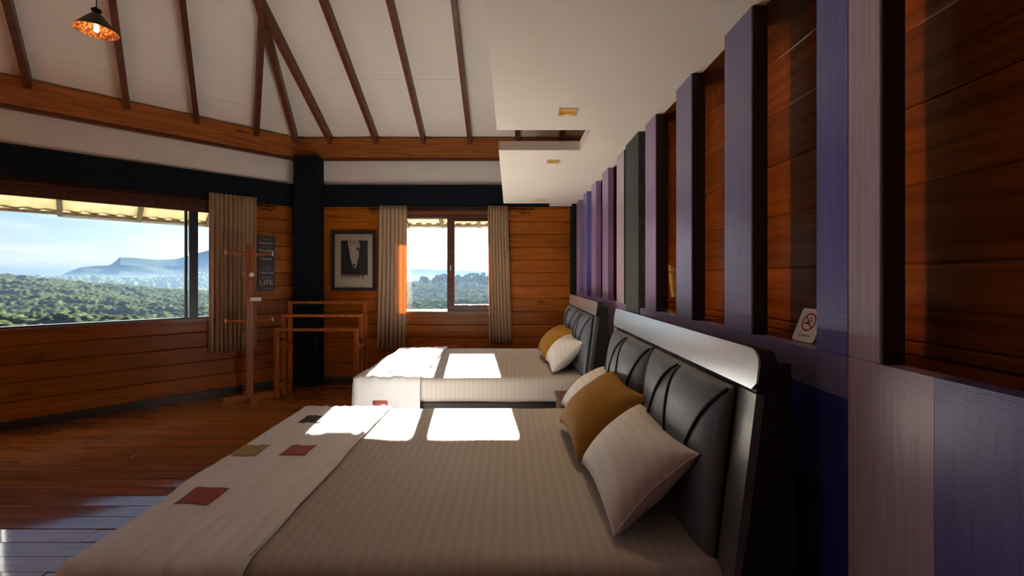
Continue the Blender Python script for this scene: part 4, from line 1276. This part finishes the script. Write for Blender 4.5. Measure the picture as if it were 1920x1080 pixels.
# ------------------------------------------------------------------ outside: eave canopies
M['canopy'] = translucent('yellow_translucent_sheet', (0.55, 0.46, 0.26), (0.62, 0.53, 0.32), (0.70, 0.60, 0.30), 0.06, nscale=5)
M['fascia'] = plain('grey_gutter', (0.20, 0.20, 0.19), 0.5, 0.15, 8)
M['canopy_rib'] = wood('canopy_rafter_wood', (0.05, 0.034, 0.018), (0.085, 0.058, 0.030), (0.12, 0.083, 0.043), knots=False)
def canopy(label, fn, u0, u1, ribs, gutter_u, OUT, ZI, ZO):
    c = empty('eave_canopy', fn((u0 + u1) / 2, 0.1, ZI), 0, label, 'canopy', 'translucent eave canopies')
    zt = lambda t: ZI + (ZO - ZI) * (t - 0.14) / (OUT - 0.14)
    nu = int((u1 - u0) / 0.025)
    V, Fc = [], []
    for j, t in enumerate((0.14, OUT + 0.015)):
        for i in range(nu + 1):
            u = u0 + (u1 - u0) * i / nu
            V.append(fn(u, t, zt(t) + 0.03 + 0.008 * math.sin(u * 2 * math.pi / 0.15)))
    Fc = [[i, i + 1, nu + 2 + i, nu + 1 + i] for i in range(nu)]
    o = put('canopy_sheet', V, Fc, M['canopy'], c, True)
    sd = o.modifiers.new('thick', 'SOLIDIFY'); sd.thickness = 0.002
    for u in ribs:
        MB().add([fn(u + a, t, zt(t) + b_) for t in (0.14, OUT - 0.01) for b_ in (-0.035, 0.02) for a in (-0.022, 0.022)], [[0, 1, 3, 2], [4, 6, 7, 5], [0, 4, 5, 1], [2, 3, 7, 6], [0, 2, 6, 4], [1, 5, 7, 3]]).build('canopy_rib', M['canopy_rib'], c)
    wbox(fn, gutter_u[0], gutter_u[1], OUT - 0.005, OUT + 0.05, ZO - 0.03, ZO + 0.02).build('gutter', M['fascia'], c)
    wbox(fn, u0, u1, OUT - 0.05, OUT - 0.006, ZO - 0.01, ZO + 0.02).build('edge_batten', M['canopy_rib'], c)
    return c
canopy('yellow translucent eave canopy outside the small window', lambda u, t, z: Vector((u, D + t, z)), CX - 0.3, 1.6, (-2.6, -2.07, -1.55, -1.02, -0.47, 0.06, 0.6), (CX - 0.3, 1.6), 0.80, 2.42, 2.18)
canopy('yellow translucent eave canopy outside the long window', lambda u, t, z: LW(u, -t, z), -0.35, 4.4, (0.16, 0.845, 1.53, 2.19, 2.87, 3.55), (-0.35, 2.17), 0.86, 2.42, 2.10)

# ------------------------------------------------------------------ outside: hills and trees
def foliage(name, cols, scale, rough=0.9, bump=0.0):
    m, t, b, out = new_mat(name)
    N, K = t.nodes.new, t.links.new
    tc = N('ShaderNodeTexCoord')
    n = N('ShaderNodeTexNoise'); n.inputs['Scale'].default_value = scale; n.inputs['Detail'].default_value = 9; n.inputs['Roughness'].default_value = 0.65
    K(tc.outputs['Object'], n.inputs['Vector'])
    r = N('ShaderNodeValToRGB')
    e = r.color_ramp.elements
    e[0].position = 0.32; e[0].color = c4(cols[0]); e[1].position = 0.70; e[1].color = c4(cols[2])
    k = e.new(0.5); k.color = c4(cols[1])
    K(n.outputs['Fac'], r.inputs['Fac']); K(r.outputs['Color'], b.inputs['Base Color'])
    b.inputs['Roughness'].default_value = rough
    b.inputs['Specular IOR Level'].default_value = 0.0
    return m
M['bush'] = foliage('bushy_hillside', ((0.007, 0.011, 0.007), (0.018, 0.024, 0.010), (0.052, 0.054, 0.024)), 1.3)
M['woods'] = foliage('pale_eucalyptus_woods', ((0.02, 0.03, 0.012), (0.045, 0.06, 0.022), (0.09, 0.10, 0.045)), 0.12)
M['mount'] = foliage('distant_mountain_forest', ((0.02, 0.028, 0.016), (0.03, 0.04, 0.02), (0.045, 0.052, 0.026)), 0.006)
M['tree'] = foliage('dark_tree_leaves', ((0.010, 0.018, 0.008), (0.025, 0.038, 0.014), (0.05, 0.065, 0.022)), 0.8)
M['bark'] = plain('bark', (0.05, 0.035, 0.022), 0.9, 0.2, 3)

def px_az(px): return math.atan2(px - 957.0, F)
def terrain(name, label, cat, mat, az0, az1, na, rs, efun, bump):
    az = np.linspace(az0, az1, na)
    R, Az = np.meshgrid(rs, az, indexing='ij')
    X = R * np.sin(Az); Y = R * np.cos(Az)
    Z = H + R * efun(R, Az) + bump(X, Y, R)
    V = np.stack([X, Y, Z], -1).reshape(-1, 3)
    nr = len(rs)
    i, j = np.meshgrid(np.arange(nr - 1), np.arange(na - 1), indexing='ij')
    a = (i * na + j).ravel()
    Fc = np.stack([a, a + 1, a + na + 1, a + na], -1)
    me = bpy.data.meshes.new(name)
    me.from_pydata(V.tolist(), [], Fc.tolist())
    me.polygons.foreach_set('use_smooth', [True] * len(me.polygons))
    me.materials.append(mat)
    o = bpy.data.objects.new(name, me)
    COL.objects.link(o)
    return tag(o, label, cat, None, 'stuff')
# tangent of the ridge elevation by azimuth
AZK = np.radians([-75, -52, -47, -42, -38, -34, -25, -16, -10, -4, 15])
EK = np.array([-0.004, -0.001, -0.004, -0.012, -0.022, -0.028, -0.03, -0.020, -0.012, -0.010, -0.010])
def e_near(R, Az):
    e1 = np.interp(Az, AZK, EK)
    t = np.clip((R - 28) / (330 - 28), 0, 1)
    e = -0.20 + (e1 + 0.20) * t ** 0.42
    return e - np.clip((R - 340) / 200, 0, 1) * 0.10
def clump(x, y, s):
    a = np.abs(vnoise(x / s, y / s, 3)); b = np.abs(vnoise(x / s * 2.1 + 9, y / s * 2.1, 5))
    return a ** 0.7 * 0.65 + b ** 0.7 * 0.35
def b_near(X, Y, R):
    k = np.clip((R - 28) / 60, 0.35, 1)
    return k * (1.1 * (clump(X, Y, 2.4) - 0.4) + 2.2 * (clump(X + 50, Y, 8.0) - 0.4) + 0.35 * vnoise(X / 0.9, Y / 0.9, 7)) + 2.6 * k * vnoise(X / 38, Y / 38, 2)
terrain('hillside', 'bushy green hillside close below the windows', 'hill', M['bush'], math.radians(-64), math.radians(6), 860, np.concatenate([np.geomspace(28, 345, 400), np.linspace(352, 520, 12)]), e_near, b_near)
# valley woods
def e_mid(R, Az):
    e1 = np.interp(Az, np.radians([-60, -48, -43, -39, -35, -25, 10]), [-0.006, -0.002, 0.000, 0.003, 0.004, 0.0, -0.006])
    t = np.clip((R - 620) / 480, 0, 1)
    return -0.055 + (e1 + 0.055) * t ** 0.8 - np.clip((R - 1110) / 300, 0, 1) * 0.06
def b_mid(X, Y, R):
    return 9.0 * (clump(X, Y, 14.0) - 0.6) + 4.5 * vnoise(X / 5.0, Y / 5.0, 11) + 7 * vnoise(X / 120, Y / 120, 12)
terrain('valley_woods', 'pale hazy woods in the valley below the mountain', 'woods', M['woods'], math.radians(-56), math.radians(6), 560, np.linspace(600, 1180, 110), e_mid, b_mid)
# far mountain, profile read along the skyline
MPX = [-120, 0, 60, 110, 118, 135, 152, 178, 205, 214, 224, 245, 300, 330, 352, 395, 470, 700, 980]
MPY = [508, 516, 515, 517, 513, 506, 500, 497.5, 497, 491, 482, 482, 486.5, 485, 479, 468, 462, 500, 512]
maz = np.array([px_az(p) for p in MPX]); mel = np.array([(520 - q) / F * math.cos(a) for q, a in zip(MPY, maz)])
def e_far(R, Az):
    e1 = np.interp(Az, maz, mel)
    t = np.clip((R - 2400) / 1800, 0, 1)
    return -0.03 + (e1 + 0.03) * t ** 0.9 - np.clip((R - 4210) / 1200, 0, 1) * 0.06
def b_far(X, Y, R):
    k = np.clip((R - 2400) / 600, 0, 1) * np.clip((4600 - R) / 600, 0.12, 1)
    return k * (26 * vnoise(X / 330, Y / 330, 21) + 12 * vnoise(X / 120, Y / 120, 22) + 4 * vnoise(X / 40, Y / 40, 23)) * np.where(np.abs(R - 4200) < 400, 0.15, 1.0)
terrain('mountain', 'long blue flat-topped mountain on the horizon', 'mountain', M['mount'], math.radians(-60), math.radians(6), 420, np.linspace(2400, 5400, 110), e_far, b_far)

def blob(c, r, rnd):
    bm = bmesh.new()
    bmesh.ops.create_icosphere(bm, subdivisions=2, radius=1.0)
    V = []
    for v in bm.verts:
        k = 1 + rnd.uniform(-0.28, 0.28)
        V.append(Vector((c[0] + v.co.x * r * k, c[1] + v.co.y * r * k, c[2] + v.co.z * r * 0.8 * k)))
    Fc = [[q.index for q in f.verts] for f in bm.faces]
    bm.free()
    return V, Fc
rt = random.Random(21)
trees = [(775, 0.55), (792, 1.0), (800, 0.95), (816, 0.75), (822, 1.15), (831, 1.2), (840, 1.15), (851, 1.25), (859, 1.0), (866, 0.85), (873, 0.9), (880, 1.25), (889, 1.2), (898, 1.3), (906, 1.1), (914, 1.2), (924, 1.1)]
for px, hgt in trees:
    az = px_az(px)
    R = rt.uniform(262, 318)
    ez = float(e_near(np.array([R]), np.array([az]))[0])
    X, Y = R * math.sin(az), R * math.cos(az)
    zg = H + R * ez + float(b_near(np.array([X]), np.array([Y]), np.array([R]))[0]) - 0.5
    t = empty('hill_tree', (X, Y, zg), 0, 'broad-crowned dark tree on the ridge seen through the small window', 'tree', 'trees on the ridge')
    hh = 7.2 * hgt
    MB().tube([(X, Y, zg - 1), (X + 0.3, Y, zg + hh * 0.4), (X, Y, zg + hh * 0.7)], [0.35, 0.28, 0.15], 6).build('trunk', M['bark'], t)
    mb_ = MB()
    for k in range(9):
        a = rt.uniform(0, 6.28); q = rt.uniform(0, 0.30) * hh
        V, Fc = blob((X + q * math.cos(a), Y + q * math.sin(a), zg + hh * rt.uniform(0.45, 0.9)), hh * rt.uniform(0.13, 0.22), rt)
        mb_.add(V, Fc)
    mb_.build('crown', M['tree'], t)

# ------------------------------------------------------------------ haze in the valley air
def haze(name, label, box, sig, albedo, absorb, g=0.45):
    hz = bpy.data.materials.new(name)
    hz.use_nodes = True
    t = hz.node_tree
    t.nodes.clear()
    o_ = t.nodes.new('ShaderNodeOutputMaterial')
    vsn = t.nodes.new('ShaderNodeVolumeScatter')
    vsn.inputs['Color'].default_value = c4(albedo)
    vsn.inputs['Density'].default_value = sig
    vsn.inputs['Anisotropy'].default_value = g
    va = t.nodes.new('ShaderNodeVolumeAbsorption')
    va.inputs['Color'].default_value = (0.0, 0.0, 0.0, 1)
    va.inputs['Density'].default_value = absorb
    ad = t.nodes.new('ShaderNodeAddShader')
    t.links.new(vsn.outputs[0], ad.inputs[0]); t.links.new(va.outputs[0], ad.inputs[1]); t.links.new(ad.outputs[0], o_.inputs['Volume'])
    tag(MB().box(*box).build(name, hz), label, 'haze', None, 'stuff')
haze('mountain_haze', 'thin blue haze in front of the far mountain', (-9000, 1500, 26, 7000, -500, 115), 0.00028, (0.010, 0.019, 0.036), 0.00013)
haze('valley_mist', 'pale blue morning mist lying over the bushes and woods', (-3000, 600, 30, 1500, -480, 6), 0.0007, (0.040, 0.058, 0.080), 0.0007)
